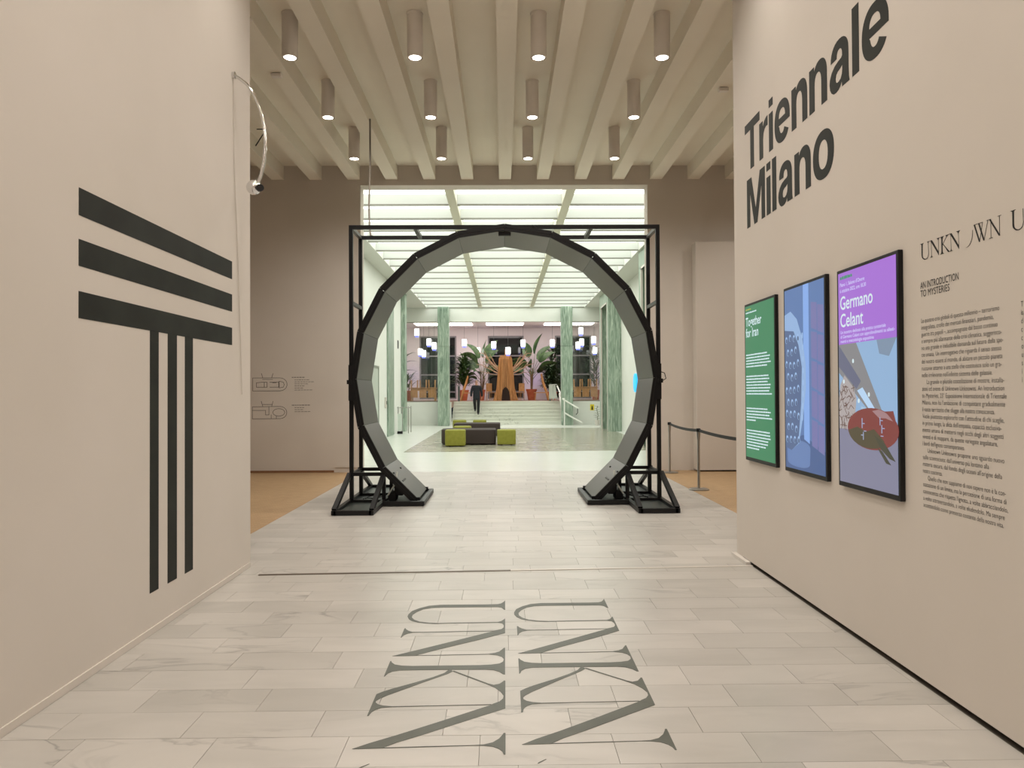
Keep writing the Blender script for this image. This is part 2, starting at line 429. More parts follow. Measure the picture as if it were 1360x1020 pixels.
for ci, (a, b_) in enumerate(cols_):
    pm = fm = None
    for k in range(NB):
        y0 = Y0+k*DB
        if pm is None:
            # translucent panel, arched a little towards the baffle
            p = MB(); N = 6
            prof = [(.0, .30), (.12, .325), (.40, .34), (.75, .34), (1.05, .325), (DB-.06, .29)]
            vs_ = []; 
            for yy, zz in prof: vs_ += [(a+.005, yy, 5.87+zz), (b_-.005, yy, 5.87+zz)]
            for yy, zz in prof[::-1]: vs_ += [(a+.005, yy, 5.885+zz), (b_-.005, yy, 5.885+zz)]
            n_ = len(vs_)//2
            p.add(vs_, [(2*i, 2*((i+1) % n_), 2*((i+1) % n_)+1, 2*i+1) for i in range(n_)])
            pm = p.build('light_panel', M['lum'], cl, smooth=False); pm.location = (0, y0, 0)
            f = MB().box(a+.003, b_-.003, -.05, 0, 5.906, 6.13)
            f.m = 1; f.box(a+.003, b_-.003, -.06, .01, 5.871, 5.905)
            fm = f.build('baffle', [M['diffuser'], M['lip']], cl); fm.location = (0, y0+DB, 0)
        else:
            for s_ in (pm, fm):
                o = s_.copy(); col.objects.link(o); o.location = (0, s_.location.y+k*DB, 0)
# walls of the lobby
wll = structure(MB().box(-6.2, -4.32, 15.45, 31.9, 0, 5.87), 'wall_lobby_left', M['wall_lobby'])
structure(MB().box(-6.2, -5.9, 31.9, 37.2, 0, 5.87), 'wall_lobby_left_end', M['wall_lobby'])
structure(MB().box(4.88, 6.2, 15.45, 37.2, 0, 5.87), 'wall_lobby_right', M['wall_lobby'])
def pilaster(name, x0, x1, y0, y1, label):
    return tag(MB().box(x0, x1, y0, y1, 0, 5.868).build(name, M['green'], None, bevel=.012, seg=1), label, 'pilaster', kind='structure')
pilaster('marble_pilaster', -4.319, -4.26, 27.5, 28.95, None)
pilaster('marble_pilaster', -4.319, -4.14, 31.3, 31.899, None)
for (xa, ya, yb, za) in ((4.34, 30.28, 32.9, 5.866), (4.17, 20.9, 22.5, 5.866)):
    t = structure(MB().box(xa, 4.879, ya, ya+.35, 0, za).box(xa, 4.879, yb-.35, yb, 0, za).box(xa, 4.879, ya+.35, yb-.35, 5.3, za), 'marble_portal', M['green'])
    MB().box(xa+.38, 4.878, ya+.35, yb-.35, 0, 5.3).build('recess_panel', M['recess'], t)
    for q in (ya+.33, yb-.40): MB().box(xa-.012, xa+.05, q, q+.07, 0, 5.37).build('frame', M['white_metal'], t)
    MB().box(xa-.012, xa+.05, ya+.33, yb-.33, 5.3, 5.37).build('frame', M['white_metal'], t)
# glazed door on the left wall
d1 = structure(MB().box(-4.318, -4.28, 24.0, 24.07, 0, 2.55).box(-4.318, -4.28, 25.5, 25.57, 0, 2.55).box(-4.318, -4.28, 24.0, 25.57, 2.48, 2.55), 'door_1', M['door_grey'])
MB().box(-4.315, -4.30, 24.07, 25.5, 0.02, 2.48).build('pane', M['clear'], d1)
# end of the lobby: fascia, columns, parapets, stairs
structure(MB().box(-5.9, 4.879, 36.9, 37.25, 5.18, 5.869), 'trim_5', M['wall_lobby'])
for i, x in enumerate((-2.93, 3.17)):
    t = tag(MB().box(x-.28, x+.28, 36.35, 36.899, 0, 3.9).build('marble_column', M['green'], None, bevel=.01, seg=1), ('green marble column at the left of the white stairs', 'green marble column at the right of the white stairs')[i], 'column')
    MB().box(x-.28, x+.28, 36.35, 36.899, 3.908, 5.868).build('upper_block', M['green'], t, bevel=.01, seg=1)
structure(MB().box(-5.9, -2.6, 37.0, 37.2, 0, 1.165), 'wall_parapet_left', M['wall_lobby'])
structure(MB().box(3.05, 4.879, 37.0, 37.2, 0, 1.165), 'wall_parapet_right', M['wall_lobby'])
stairs = structure(MB().box(-2.55, 3.0, 39.05, 39.28, 0, 1.1), 'stairs', M['step'])
for k in range(7):
    MB().box(-2.599, 3.049, 37.2+.3*k-(.03 if k else 0), 37.5+.3*k+(.0 if k < 6 else .0), .167*(k+1)-.04, .167*(k+1)).box(-2.599, 3.049, 37.2+.3*k, 37.5+.3*k, 0, .167*(k+1)-.04).build('step', M['step'], stairs)
# ------------------------------------------------------------------ upper room behind the stairs
UF = 1.169
fu = structure(MB().box(-7, -2.6, 37.2, 46.2, UF-.3, UF).box(3.05, 7, 37.2, 46.2, UF-.3, UF).box(-2.6, 3.05, 39.3, 46.2, UF-.3, UF), 'floor_upper', mat('upper_floor', lin(150,112,92), .35))
structure(MB().box(-7.2, -7, 37.2, 46.2, UF, 5.65), 'wall_upper_left', M['cafe_wall'])
structure(MB().box(7, 7.2, 37.2, 46.2, UF, 5.65), 'wall_upper_right', M['cafe_wall'])
WX = [(-5.19, -2.89), (-.93, 1.31), (3.26, 5.52)]; WT = 5.17; WB = 1.25
mb = MB(); xs = [-7]+[q for p in WX for q in p]+[7]
for i in range(0, 8, 2): mb.box(xs[i], xs[i+1], 46, 46.3, UF, 5.65)
for a, b_ in WX: mb.box(a, b_, 46, 46.3, WT, 5.65).box(a, b_, 46, 46.3, UF, WB)
structure(mb, 'wall_upper_back', M['cafe_wall'])
for i, (a, b_) in enumerate(WX):
    f = MB()
    f.box(a, a+.09, 46.05, 46.15, WB, WT).box(b_-.09, b_, 46.05, 46.15, WB, WT).box(a+.09, b_-.09, 46.05, 46.15, WT-.09, WT).box(a+.09, b_-.09, 46.05, 46.15, WB, WB+.08)
    wn = structure(f, 'window_%d' % (i+1), M['frame_grey'])
    for z in (3.92, 2.75, 1.68): MB().box(a+.09, b_-.09, 46.05, 46.15, z-.04, z+.05).build('glazing_bar', M['frame_grey'], wn)
    zs = [WB+.08, 1.64, 1.73, 2.71, 2.80, 3.88, 3.97, WT-.09]
    for j in range(0, 8, 2): MB().box(a+.09, b_-.09, 46.09, 46.10, zs[j], zs[j+1]).build('pane', M['night'] if 'night' in M else M.setdefault('night', mat('night_glass', lin(20,22,24), .05, spec=.6)), wn)
cu_ = structure(MB().box(-7, 7, 37.25, 46.3, 5.65, 5.9), 'ceiling_upper', M['cafe_wall'])
for (a, b_) in ((-5.1, -3.7), (-3.2, -1.8), (-.95, 1.2), (2.45, 3.55), (4.0, 5.3)):
    for ya in (42.5, 38.6): MB().box(a, b_, ya, ya+1.4, 5.62, 5.649).build('light_panel', M['cafe_panel'], cu_)  # nearer row is added, unseen above the fascia, to light the fronts below
# clear panes over the parapets
gl = bpy.data.materials.new('pane_glass'); gl.use_nodes = True
n, l = gl.node_tree.nodes, gl.node_tree.links; n.clear()
out = n.new('ShaderNodeOutputMaterial'); tr = n.new('ShaderNodeBsdfTransparent'); tr.inputs[0].default_value = (.93,.96,.93,1)
gs = n.new('ShaderNodeBsdfGlossy'); gs.inputs['Roughness'].default_value = .02; mx = n.new('ShaderNodeMixShader'); mx.inputs[0].default_value = .06
l.new(tr.outputs[0], mx.inputs[1]); l.new(gs.outputs[0], mx.inputs[2]); l.new(mx.outputs[0], out.inputs[0])
for i, (a, b_) in enumerate(((-5.89, -3.25), (3.49, 4.87))):
    t = structure(MB().box(a, b_, 37.08, 37.12, 1.166, 1.2).box(a, b_, 37.08, 37.12, 5.145, 5.179), 'window_%d' % (4+i), M['door_grey'])
    MB().box(a, b_, 37.095, 37.105, 1.2, 5.145).build('pane', gl, t)

# ------------------------------------------------------------------ downlights (lamp inside each fixture)
def spot(parent, loc, power, colr, ang=165, blend=1.0, name='downlight_lamp'):
    ld = bpy.data.lights.new(name, 'SPOT'); ld.energy = power; ld.color = colr; ld.spot_size = radians(ang); ld.spot_blend = blend; ld.shadow_soft_size = .07
    o = bpy.data.objects.new(name, ld); col.objects.link(o); o.location = loc
    if parent: o.parent = parent
    return o
XC = [-2.59, -1.06, .46, 1.985]; YR = [9.03, 11.0, 12.94]; LZ = CZ-.001
names_c = ['leftmost', 'second from left', 'third from left', 'rightmost']; names_r = ['nearest', 'middle', 'farthest']
proto = None; _cl = []
def corridor_lamp(d, power):
    if not _cl: _cl.append(d.copy()); _cl[0].energy = power
    return _cl[0]
def downlight(x, y, label, grp, power=SPOT):
    global proto
    if proto is None:
        t = thing('downlight', label, 'ceiling light', (x, y, LZ), group=grp)
        MB().lathe([(.094, -.50), (.097, -.53), (.097, -.03)], n=24).build('housing', M['lampwhite'], t, smooth=True)
        MB().lathe([(.102, -.03), (.102, 0)], n=24).build('mounting_ring', M['lampwhite'], t, smooth=True)
        MB().lathe([(.097, -.545), (.097, -.53), (.074, -.53), (.074, -.545)], n=24, cap=False).add([], []).build('rim', M['lampwhite'], t, smooth=True)
        MB().lathe([(.072, -.542), (.072, -.531)], n=24).build('lens', M['glow_spot'], t)
        proto = t
        spot(t, (0, 0, -.56), power, SPOT_COL)
        return t
    t = proto.copy(); col.objects.link(t); t.location = (x, y, LZ); t['label'] = label; t['group'] = grp
    for ch in list(proto.children):
        c = ch.copy(); col.objects.link(c); c.parent = t
        if c.type == 'LIGHT' and power != SPOT: c.data = corridor_lamp(ch.data, power)
    return t
for r_, y in enumerate(YR):
    for c_, x in enumerate(XC):
        downlight(x, y, 'white cylinder downlight, %s one in the %s row' % (names_c[c_], names_r[r_]), 'cylinder downlights on the beamed ceiling')
for j, y in enumerate((6.0, 4.1, 2.1, .1, -1.9, -3.9)):
    for k, x in enumerate((-1.53, 0, 1.53)): downlight(x, y, 'white downlight over the entrance corridor, %s in the %s row from the hall' % (('leftmost', 'middle one', 'rightmost')[k], ('first', 'second', 'third', 'fourth', 'fifth', 'last')[j]), 'cylinder downlights over the corridor', SPOT_CORRIDOR)
for j, y in enumerate((9.03, 11.0, 12.94)):  # added out of view to brighten the right part of the back wall
    downlight(5.1, y, 'added unseen downlight in the right hall bay, %s of three, behind the display wall' % ('nearest', 'middle', 'farthest')[j], 'added unseen downlights in the right bay')
pl = bpy.data.lights.new('violet_uplight', 'POINT'); pl.energy = 7; pl.color = (.45, .35, 1.0); pl.shadow_soft_size = .15
for x in (-5.6, -2.3, 1.9, 6.1):
    o = bpy.data.objects.new('violet_uplight', pl); col.objects.link(o); o.location = (x, 45.3, 2.6)
# ------------------------------------------------------------------ lettering: outlines of the seriffed letters (metres on the floor)
FL = {
  'U': [(0.008,5.71),(-0.004,5.667),(-0.022,5.63),(-0.047,5.611),(-0.139,5.606),(-0.353,5.607),(-0.481,5.606),(-0.564,5.584),(-0.628,5.525),(-0.676,5.455),(-0.693,5.375),(-0.693,5.323),(-0.677,5.263),(-0.646,5.213),(-0.603,5.181),(-0.548,5.159),(-0.481,5.146),(-0.39,5.152),(-0.044,5.163),(-0.044,5.176),(-0.326,5.167),(-0.456,5.162),(-0.523,5.173),(-0.592,5.2),(-0.636,5.245),(-0.66,5.3),(-0.661,5.363),(-0.638,5.431),(-0.597,5.496),(-0.538,5.53),(-0.447,5.539),(-0.138,5.539),(-0.046,5.537),(-0.018,5.519),(-0.001,5.47),(0.008,5.463)],
  'N1': [(0.007,5.254),(-0.004,5.228),(-0.021,5.194),(-0.044,5.176),(-0.044,5.163),(-0.014,5.147),(-0.003,5.106),(-0.004,5.054),(-0.017,5.021),(-0.043,5.002),(-0.071,4.987),(-0.314,4.982),(-0.566,4.973),(-0.617,4.979),(-0.645,5.003),(-0.665,5.033),(-0.671,5.055),(-0.679,5.052),(-0.679,4.866),(-0.673,4.869),(-0.665,4.911),(-0.644,4.944),(-0.609,4.963),(-0.553,4.965),(-0.314,4.972),(-0.071,4.979),(-0.303,4.804),(-0.501,4.656),(-0.666,4.536),(-0.682,4.526),(-0.664,4.524),(-0.287,4.532),(-0.086,4.539),(-0.086,4.546),(-0.287,4.54),(-0.539,4.534),(-0.502,4.562),(-0.41,4.635),(-0.163,4.809),(0.006,4.94)],
  'Kst': [(-0.094,4.548),(-0.058,4.563),(-0.03,4.587),(-0.012,4.628),(-0.002,4.651),(0.005,4.651),(0.004,4.214),(-0.008,4.218),(-0.028,4.254),(-0.062,4.281),(-0.109,4.291),(-0.301,4.293),(-0.324,4.293),(-0.526,4.293),(-0.606,4.29),(-0.644,4.275),(-0.667,4.244),(-0.676,4.204),(-0.682,4.201),(-0.682,4.436),(-0.677,4.442),(-0.669,4.417),(-0.647,4.384),(-0.603,4.365),(-0.534,4.357),(-0.384,4.359),(-0.145,4.36),(-0.077,4.367),(-0.029,4.383),(-0.008,4.413),(-0.003,4.457),(-0.015,4.496),(-0.044,4.523),(-0.094,4.538)],
  'Klg': [(-0.321,4.293),(-0.344,4.244),(-0.402,4.185),(-0.491,4.112),(-0.607,4.027),(-0.651,3.989),(-0.672,3.966),(-0.682,3.954),(-0.683,3.69),(-0.675,3.692),(-0.668,3.736),(-0.65,3.767),(-0.624,3.786),(-0.578,3.792),(-0.395,3.799),(-0.068,3.807),(-0.068,3.813),(-0.395,3.804),(-0.573,3.8),(-0.622,3.811),(-0.651,3.826),(-0.667,3.848),(-0.669,3.87),(-0.655,3.898),(-0.619,3.942),(-0.543,4.017),(-0.458,4.103),(-0.369,4.188),(-0.32,4.235),(-0.296,4.269),(-0.311,4.297)],
  'Karm': [(-0.296,4.278),(-0.286,4.273),(-0.091,4.086),(-0.059,4.064),(-0.027,4.079),(-0.008,4.111),(-0.003,4.124),(0.005,4.121),(0.004,3.764),(-0.068,3.807),(-0.056,3.821),(-0.026,3.846),(-0.008,3.882),(-0.005,3.919),(-0.021,3.973),(-0.052,4.028),(-0.104,4.083),(-0.296,4.266)],
  'N2': [(-0.068,3.806),(-0.307,3.626),(-0.503,3.483),(-0.62,3.404),(-0.688,3.351),(-0.679,3.35),(-0.543,3.356),(-0.371,3.362),(-0.141,3.371),(-0.095,3.369),(-0.054,3.359),(-0.025,3.336),(-0.011,3.312),(-0.005,3.285),(0.003,3.285),(0.004,3.491),(-0.005,3.491),(-0.011,3.472),(-0.026,3.436),(-0.055,3.399),(-0.095,3.38),(-0.141,3.375),(-0.372,3.368),(-0.549,3.361),(-0.493,3.41),(-0.384,3.483),(-0.152,3.651),(0.003,3.761),(0.004,3.802)],
  'O': [(-0.62,3.179),(-0.617,3.182),(-0.585,3.214),(-0.587,3.216),(-0.619,3.189),(-0.625,3.179)],
}

def on_floor(dx, dy): return lambda u, v, h: (u+dx, v+dy, .0006+h)
for dx, dy in ((0, 0), (.766, .024)):
    for names in (('U',), ('N1',), ('Kst', 'Klg', 'Karm'), ('N2',), ('O',)):
        mb = MB()
        for i, k in enumerate(names): mb.poly([FL[k]], on_floor(dx, dy), .0011+.00007*i)
        mb.build('floor_letter', M['vinyl_floor'], floor)
# wall mapping: u runs along the reading direction, v is height
R_X = 2.28; L_X = -2.36
def on_right(u, v, h): return (R_X-.0003-h, -u, v)          # u = -y
def on_left(u, v, h): return (L_X+.0003+h, u, v)            # u = y
# big striped T of the left wall
for z0, z1 in ((2.605, 2.76), (2.322, 2.472), (2.03, 2.181)):
    MB().poly([[(4.13, z0), (6.456, z0), (6.456, z1), (4.13, z1)]], on_left).build('logo_stripe', M['vinyl'], wl)
for y0, y1 in ((4.96, 5.085), (5.222, 5.368), (5.502, 5.643)):
    MB().poly([[(y0, .276), (y1, .276), (y1, 2.0298), (y0, 2.0298)]], on_left).build('logo_bar', M['vinyl'], wl)
# grotesque letters, cap height = 1
def arc(cx, cy, rx, ry, a0, a1, n=14, p=2.25):
    out = []
    for i in range(n+1):
        a = radians(a0+(a1-a0)*i/n); c, s = cos(a), sin(a)
        out.append((cx+rx*math.copysign(abs(c)**(2/p), c), cy+ry*math.copysign(abs(s)**(2/p), s)))
    return out
S = .2; X = .745
def gly(ch):
    if ch == 'l': return S, [[[(0,0),(S,0),(S,1.0),(0,1.0)]]]
    if ch == 'i': return S, [[[(0,0),(S,0),(S,X-.015),(0,X-.015)]], [[(0,.85),(S,.85),(S,1),(0,1)]]]
    if ch == 'T': return .86, [[[(.43-S/2-.005,0),(.43+S/2+.005,0),(.43+S/2+.005,.82),(.86,.82),(.86,1),(0,1),(0,.82),(.43-S/2-.005,.82)]]]
    if ch == 'M': return 1.0, [[[(0,0),(S*.92,0),(S*.92,.7),(.415,0),(.585,0),(1-S*.92,.7),(1-S*.92,0),(1,0),(1,1),(.735,1),(.5,.30),(.265,1),(0,1)]]]
    if ch == 'r': return .45, [[[(0,0),(S,0),(S,.36),(.225,.47),(.29,.54),(.36,.565),(.45,.56),(.45,.75),(.36,.74),(.27,.695),(S-.01,.61),(S-.01,X-.015),(0,X-.015)]]]
    if ch == 'n':
        p = [(0,0),(S,0),(S,.40)]+arc(.325,.40,.125,.185,180,0,10)[1:-1]+[(.65-S,.40),(.65-S,0),(.65,0),(.65,.47)]+arc(.40,.47,.25,.29,0,150,12)[1:]+[(S-.012,.62),(S-.012,X-.015),(0,X-.015)]
        return .65, [[p]]
    if ch == 'o':
        return .73, [[arc(.365,.37,.365,.39,0,360,40)[:-1], arc(.365,.37,.365-S-.005,.23,0,360,30)[:-1]]]
    if ch == 'e':
        cx, cy, rx, ry = .355, .37, .355, .39
        p = [(cx+rx-.0, .315)]+arc(cx,cy,rx,ry,0,325,40)
        p += arc(cx,cy,rx-S-.02,ry-.165,322,190,14)[:-1]+[(S-.0,.315)]
        hole = [(S+.005,.445)]+[(cx+rx-S-.005,.445)]+arc(cx,.445,rx-S-.005,.16,0,180,14)[1:-1]
        return .71, [[p, hole]]
    if ch == 'a':
        p = [(.415,0),(.645,0),(.625,.08),(.62,.2),(.62,.48)]+arc(.335,.49,.285,.27,0,180,14)[1:]+[(.245,.49)]+arc(.335,.50,.09,.11,180,0,8)[1:]+[(.425,.47),(.39,.445),(.30,.435),(.18,.405),(.08,.345),(.02,.26),(.005,.19),(.02,.1),(.07,.03),(.14,-.012),(.22,-.02),(.30,-.005),(.36,.03),(.405,.085)]
        hole = [(.425,.33),(.425,.26),(.41,.19),(.37,.14),(.31,.118),(.25,.12),(.215,.15),(.205,.2),(.225,.255),(.28,.285),(.36,.30)]
        return .645, [[p, hole]]
def big_word(word, u0, u1, base, cap, m, parent, fn):
    gs = [gly(c) for c in word]; sp = .085
    kern = {'Tr': -.10, 'ri': -.02}
    tot = sum(g[0] for g in gs)+sum(sp+kern.get(word[i:i+2], 0) for i in range(len(word)-1))
    sc = (u1-u0)/tot; u = u0
    for i, (w_, polys) in enumerate(gs):
        mb = MB()
        for loops in polys:
            lp = [[(u+x*sc, base+y*cap) for x, y in L] for L in loops]
            mb.poly(lp, fn)
        mb.build('letter', m, parent)
        u += (w_+sp+kern.get(word[i:i+2], 0))*sc
big_word('Triennale', -6.86, -4.285, 3.64, .443, M['vinyl'], wr, on_right)
big_word('Milano', -6.815, -5.015, 3.115, .445, M['vinyl'], wr, on_right)
# seriffed heading, made from the same outlines: floor letters run along -y with their tops towards +x
FH = .69; LY0 = 5.71
def serif(names, u0, ku, base, cap, parent, h0=.0012, ylo=0, shift=0):
    for i, k in enumerate(names):
        lp = [(u0+(LY0-y-shift)*ku, base+(x+.685)/FH*cap) for x, y in FL[k]]
        if u0 < -3.2: pass
        MB().poly([lp], on_right, .0012+.00005*i).build('heading_letter', M['ink'], parent)
KU = .353/2.42
serif(['U', 'N1', 'Kst', 'Klg', 'Karm', 'N2'], -3.99, KU, 2.308, .091, wr)
# swash, W, N and the second word's U
sw = []
for i in range(13):
    a = radians(255+i*9.2); sw.append((-3.585+.085*cos(a)*.55, 2.372+.068*sin(a)))
MB().poly([[(u-.001, v) for u, v in sw]+[(u+.0012, v-.0008) for u, v in sw[::-1]]], on_right).build('heading_letter', M['ink'], wr)
def strokes(lst, name='heading_letter'):
    mb = MB()
    for i, (a, b_, t) in enumerate(lst):
        mb.poly([[(a[0]-t/2, a[1]), (a[0]+t/2, a[1]), (b_[0]+t/2, b_[1]), (b_[0]-t/2, b_[1])][::1]], on_right, .0012+.00004*i)
    mb.build(name, M['ink'], wr)
strokes([((-3.525,2.400),(-3.487,2.31),.009), ((-3.487,2.31),(-3.463,2.400),.0022), ((-3.492,2.400),(-3.455,2.31),.009), ((-3.455,2.31),(-3.425,2.400),.0022),
         ((-3.515,2.3985),(-3.515,2.4005),.03), ((-3.482,2.3985),(-3.482,2.4005),.03), ((-3.425,2.3985),(-3.425,2.4005),.024)])
strokes([((-3.405,2.31),(-3.405,2.400),.0022), ((-3.412,2.400),(-3.345,2.31),.010), ((-3.345,2.31),(-3.345,2.402),.0022), ((-3.405,2.310),(-3.405,2.3125),.024), ((-3.345,2.400),(-3.345,2.402),.024)])
serif(['U'], -3.275, KU*1.05, 2.308, .095, wr)
for s_, z in (('AN INTRODUCTION', 2.163), ('TO MYSTERIES', 2.118)):
    a, b_ = width(TXT[s_]); wd = .338 if s_[0] == 'A' else .262
    k = wd/(b_-a)
    place_text(TXT[s_], on_right, (k, .053), (-3.99-a*k, z-.008)).build('subtitle_line', M['ink'], wr)
for i, s_ in enumerate(PARA):
    z = 1.981-.0369*i-.012; u0 = -3.985+.0008*i*0
    ind = .045 if s_[0] == '>' else 0
    a, b_ = width(TXT['p', i]); k = (.672*ENDS[i]-ind)/(b_-a)
    place_text(TXT['p', i], on_right, (k, .0345), (u0+ind-a*k, z)).build('text_line', M['ink'], wr)
for i, s_ in enumerate(['T', 'is', 'd', 'c', 'c', 'o', 'u', 's', 'i', 'i']):
    place_text(TXT['c', s_], on_right, (.026, .0345), (-3.213, 1.968-.0369*i)).build('text_line', M['ink'], wr)
# site-plan drawing and its caption on the far left wall
def on_back(u, v, h): return (u, 15.0995-h, v)
pl_ = MB()
def line(pts, t=.008, i=[0]):
    for a, b_ in zip(pts[:-1], pts[1:]):
        i[0] = (i[0]+1) % 9
        d = Vector((b_[0]-a[0], b_[1]-a[1])).normalized()*t/2; nx = (-d.y, d.x)
        pl_.poly([[(a[0]-d.x-nx[0], a[1]-d.y-nx[1]), (b_[0]+d.x-nx[0], b_[1]+d.y-nx[1]), (b_[0]+d.x+nx[0], b_[1]+d.y+nx[1]), (a[0]-d.x+nx[0], a[1]-d.y+nx[1])]], on_back, .001+.0001*i[0])
def px(x, y): return (-5.13+(x-332)*.01541, 1.6+(522-y)*.01541+.03)   # drawing units of the plan
for oy, kind in ((0, 0), (37, 1)):
    P = lambda x, y: px(334+(x-58)/4.08, 470+y/4.08+(37 if kind else 0)*0)
    if kind == 0:
        pts = [P(58,202), P(58,132), P(195,132)]+[P(205+38*sin(radians(a)), 167-35*cos(radians(a))) for a in range(0, 181, 20)]+[P(58,202)]
        line(pts); line([P(105,108), P(112,132)]); line([P(167,108), P(160,132)]); line([P(78,180), P(78,158), P(108,155), P(135,155), P(135,182), P(78,182)])
        line([P(150,155), P(198,155), P(198,182), P(150,182)]); line([P(200,150), P(222,155), P(228,168), P(222,182), P(200,186), P(200,150)]); line([P(120,155), P(120,182)]); line([P(110,140), P(165,140)]); line([P(165,158), P(185,158)])
    else:
        pts = [P(56,352), P(56,288), P(195,286)]+[P(205+36*sin(radians(a)), 319-33*cos(radians(a))) for a in range(0, 181, 20)]+[P(56,352)]
        line(pts); line([P(104,258), P(112,286)]); line([P(167,258), P(160,286)]); line([P(56,307), P(127,307), P(127,331), P(145,331), P(145,286)]); line([P(112,275), P(160,275)])
        line([P(198+32*cos(radians(a)), 318+20*sin(radians(a))) for a in range(0, 361, 24)]); line([P(157,331), P(157,350)]); line([P(185,338), P(185,350)])
pl_.build('floor_plan', M['thin_ink'], wb)
cap_ = MB(); rr = random.Random(3)
for rows in ([(131,70),(144,88),(155,112),(166,86),(177,58),(188,50),(199,100)], [(281,85),(294,62),(305,55),(316,95)]):
    for j, (y, wd) in enumerate(rows):
        x = 268 if j == 0 else 283
        while x < 268+wd:
            L = rr.uniform(7, 16); a = px(334+(x-58)/4.08, 470+y/4.08); b_ = px(334+(x+L-58)/4.08, 470+(y-(3.2 if j == 0 else 2.2))/4.08)
            cap_.poly([[(a[0], a[1]), (b_[0], a[1]), (b_[0], b_[1]), (a[0], b_[1])]], on_back, .001); x += L+3
tag(cap_.build('plan_caption', M['thin_ink'], wb), kind='stuff')

# ------------------------------------------------------------------ three upright displays on the right wall
def emis(name, c, es=1.0):
    return mat(name, tuple(.03 for _ in range(3)), .5, emit=c, es=es)
E_ = dict(green=emis('screen_green', lin(46,124,84)), white=emis('screen_white', lin(208,226,232)), violet=emis('screen_violet', lin(160,104,206)), pale=emis('screen_pale', lin(206,206,244)),
   mint=emis('screen_mint', lin(60,140,110)), yel=emis('screen_yellow', lin(170,170,60)))
def seg_text(s_, k, at, h=.004, m='white', name='screen_text', parent=None, sy=None, wid=None, fn=None):
    g = TXT[s_]; a, b_ = width(g)
    kx = wid/(b_-a) if wid else k
    return place_text(g, fn, (kx, sy or k), (at[0]-a*kx, at[1]), h).build(name, E_[m], parent)
def greek(rows, fn, m, parent, h=.0042, th=.011, name='small_print', seed=1):
    rg = random.Random(seed); mb = MB()
    for u0, u1, v in rows:
        u = u0
        while u < u1-.004:
            L = min(rg.uniform(.014, .05), u1-u)
            mb.poly([[(u, v), (u+L, v), (u+L, v+th*rg.choice([.8,1,1])), (u, v+th)]], fn, h); u += L+.007
    return tag(mb.build(name, E_[m], parent), kind='stuff')
SCR = [(6.062, 6.828, 'slim portrait display showing white text on a green page'), (5.108, 5.872, 'slim portrait display showing a dimpled grey boulder in blue light'), (4.16, 4.93, 'slim portrait display with a violet title above a photo of a hall')]
Z0, Z1 = .972, 2.405
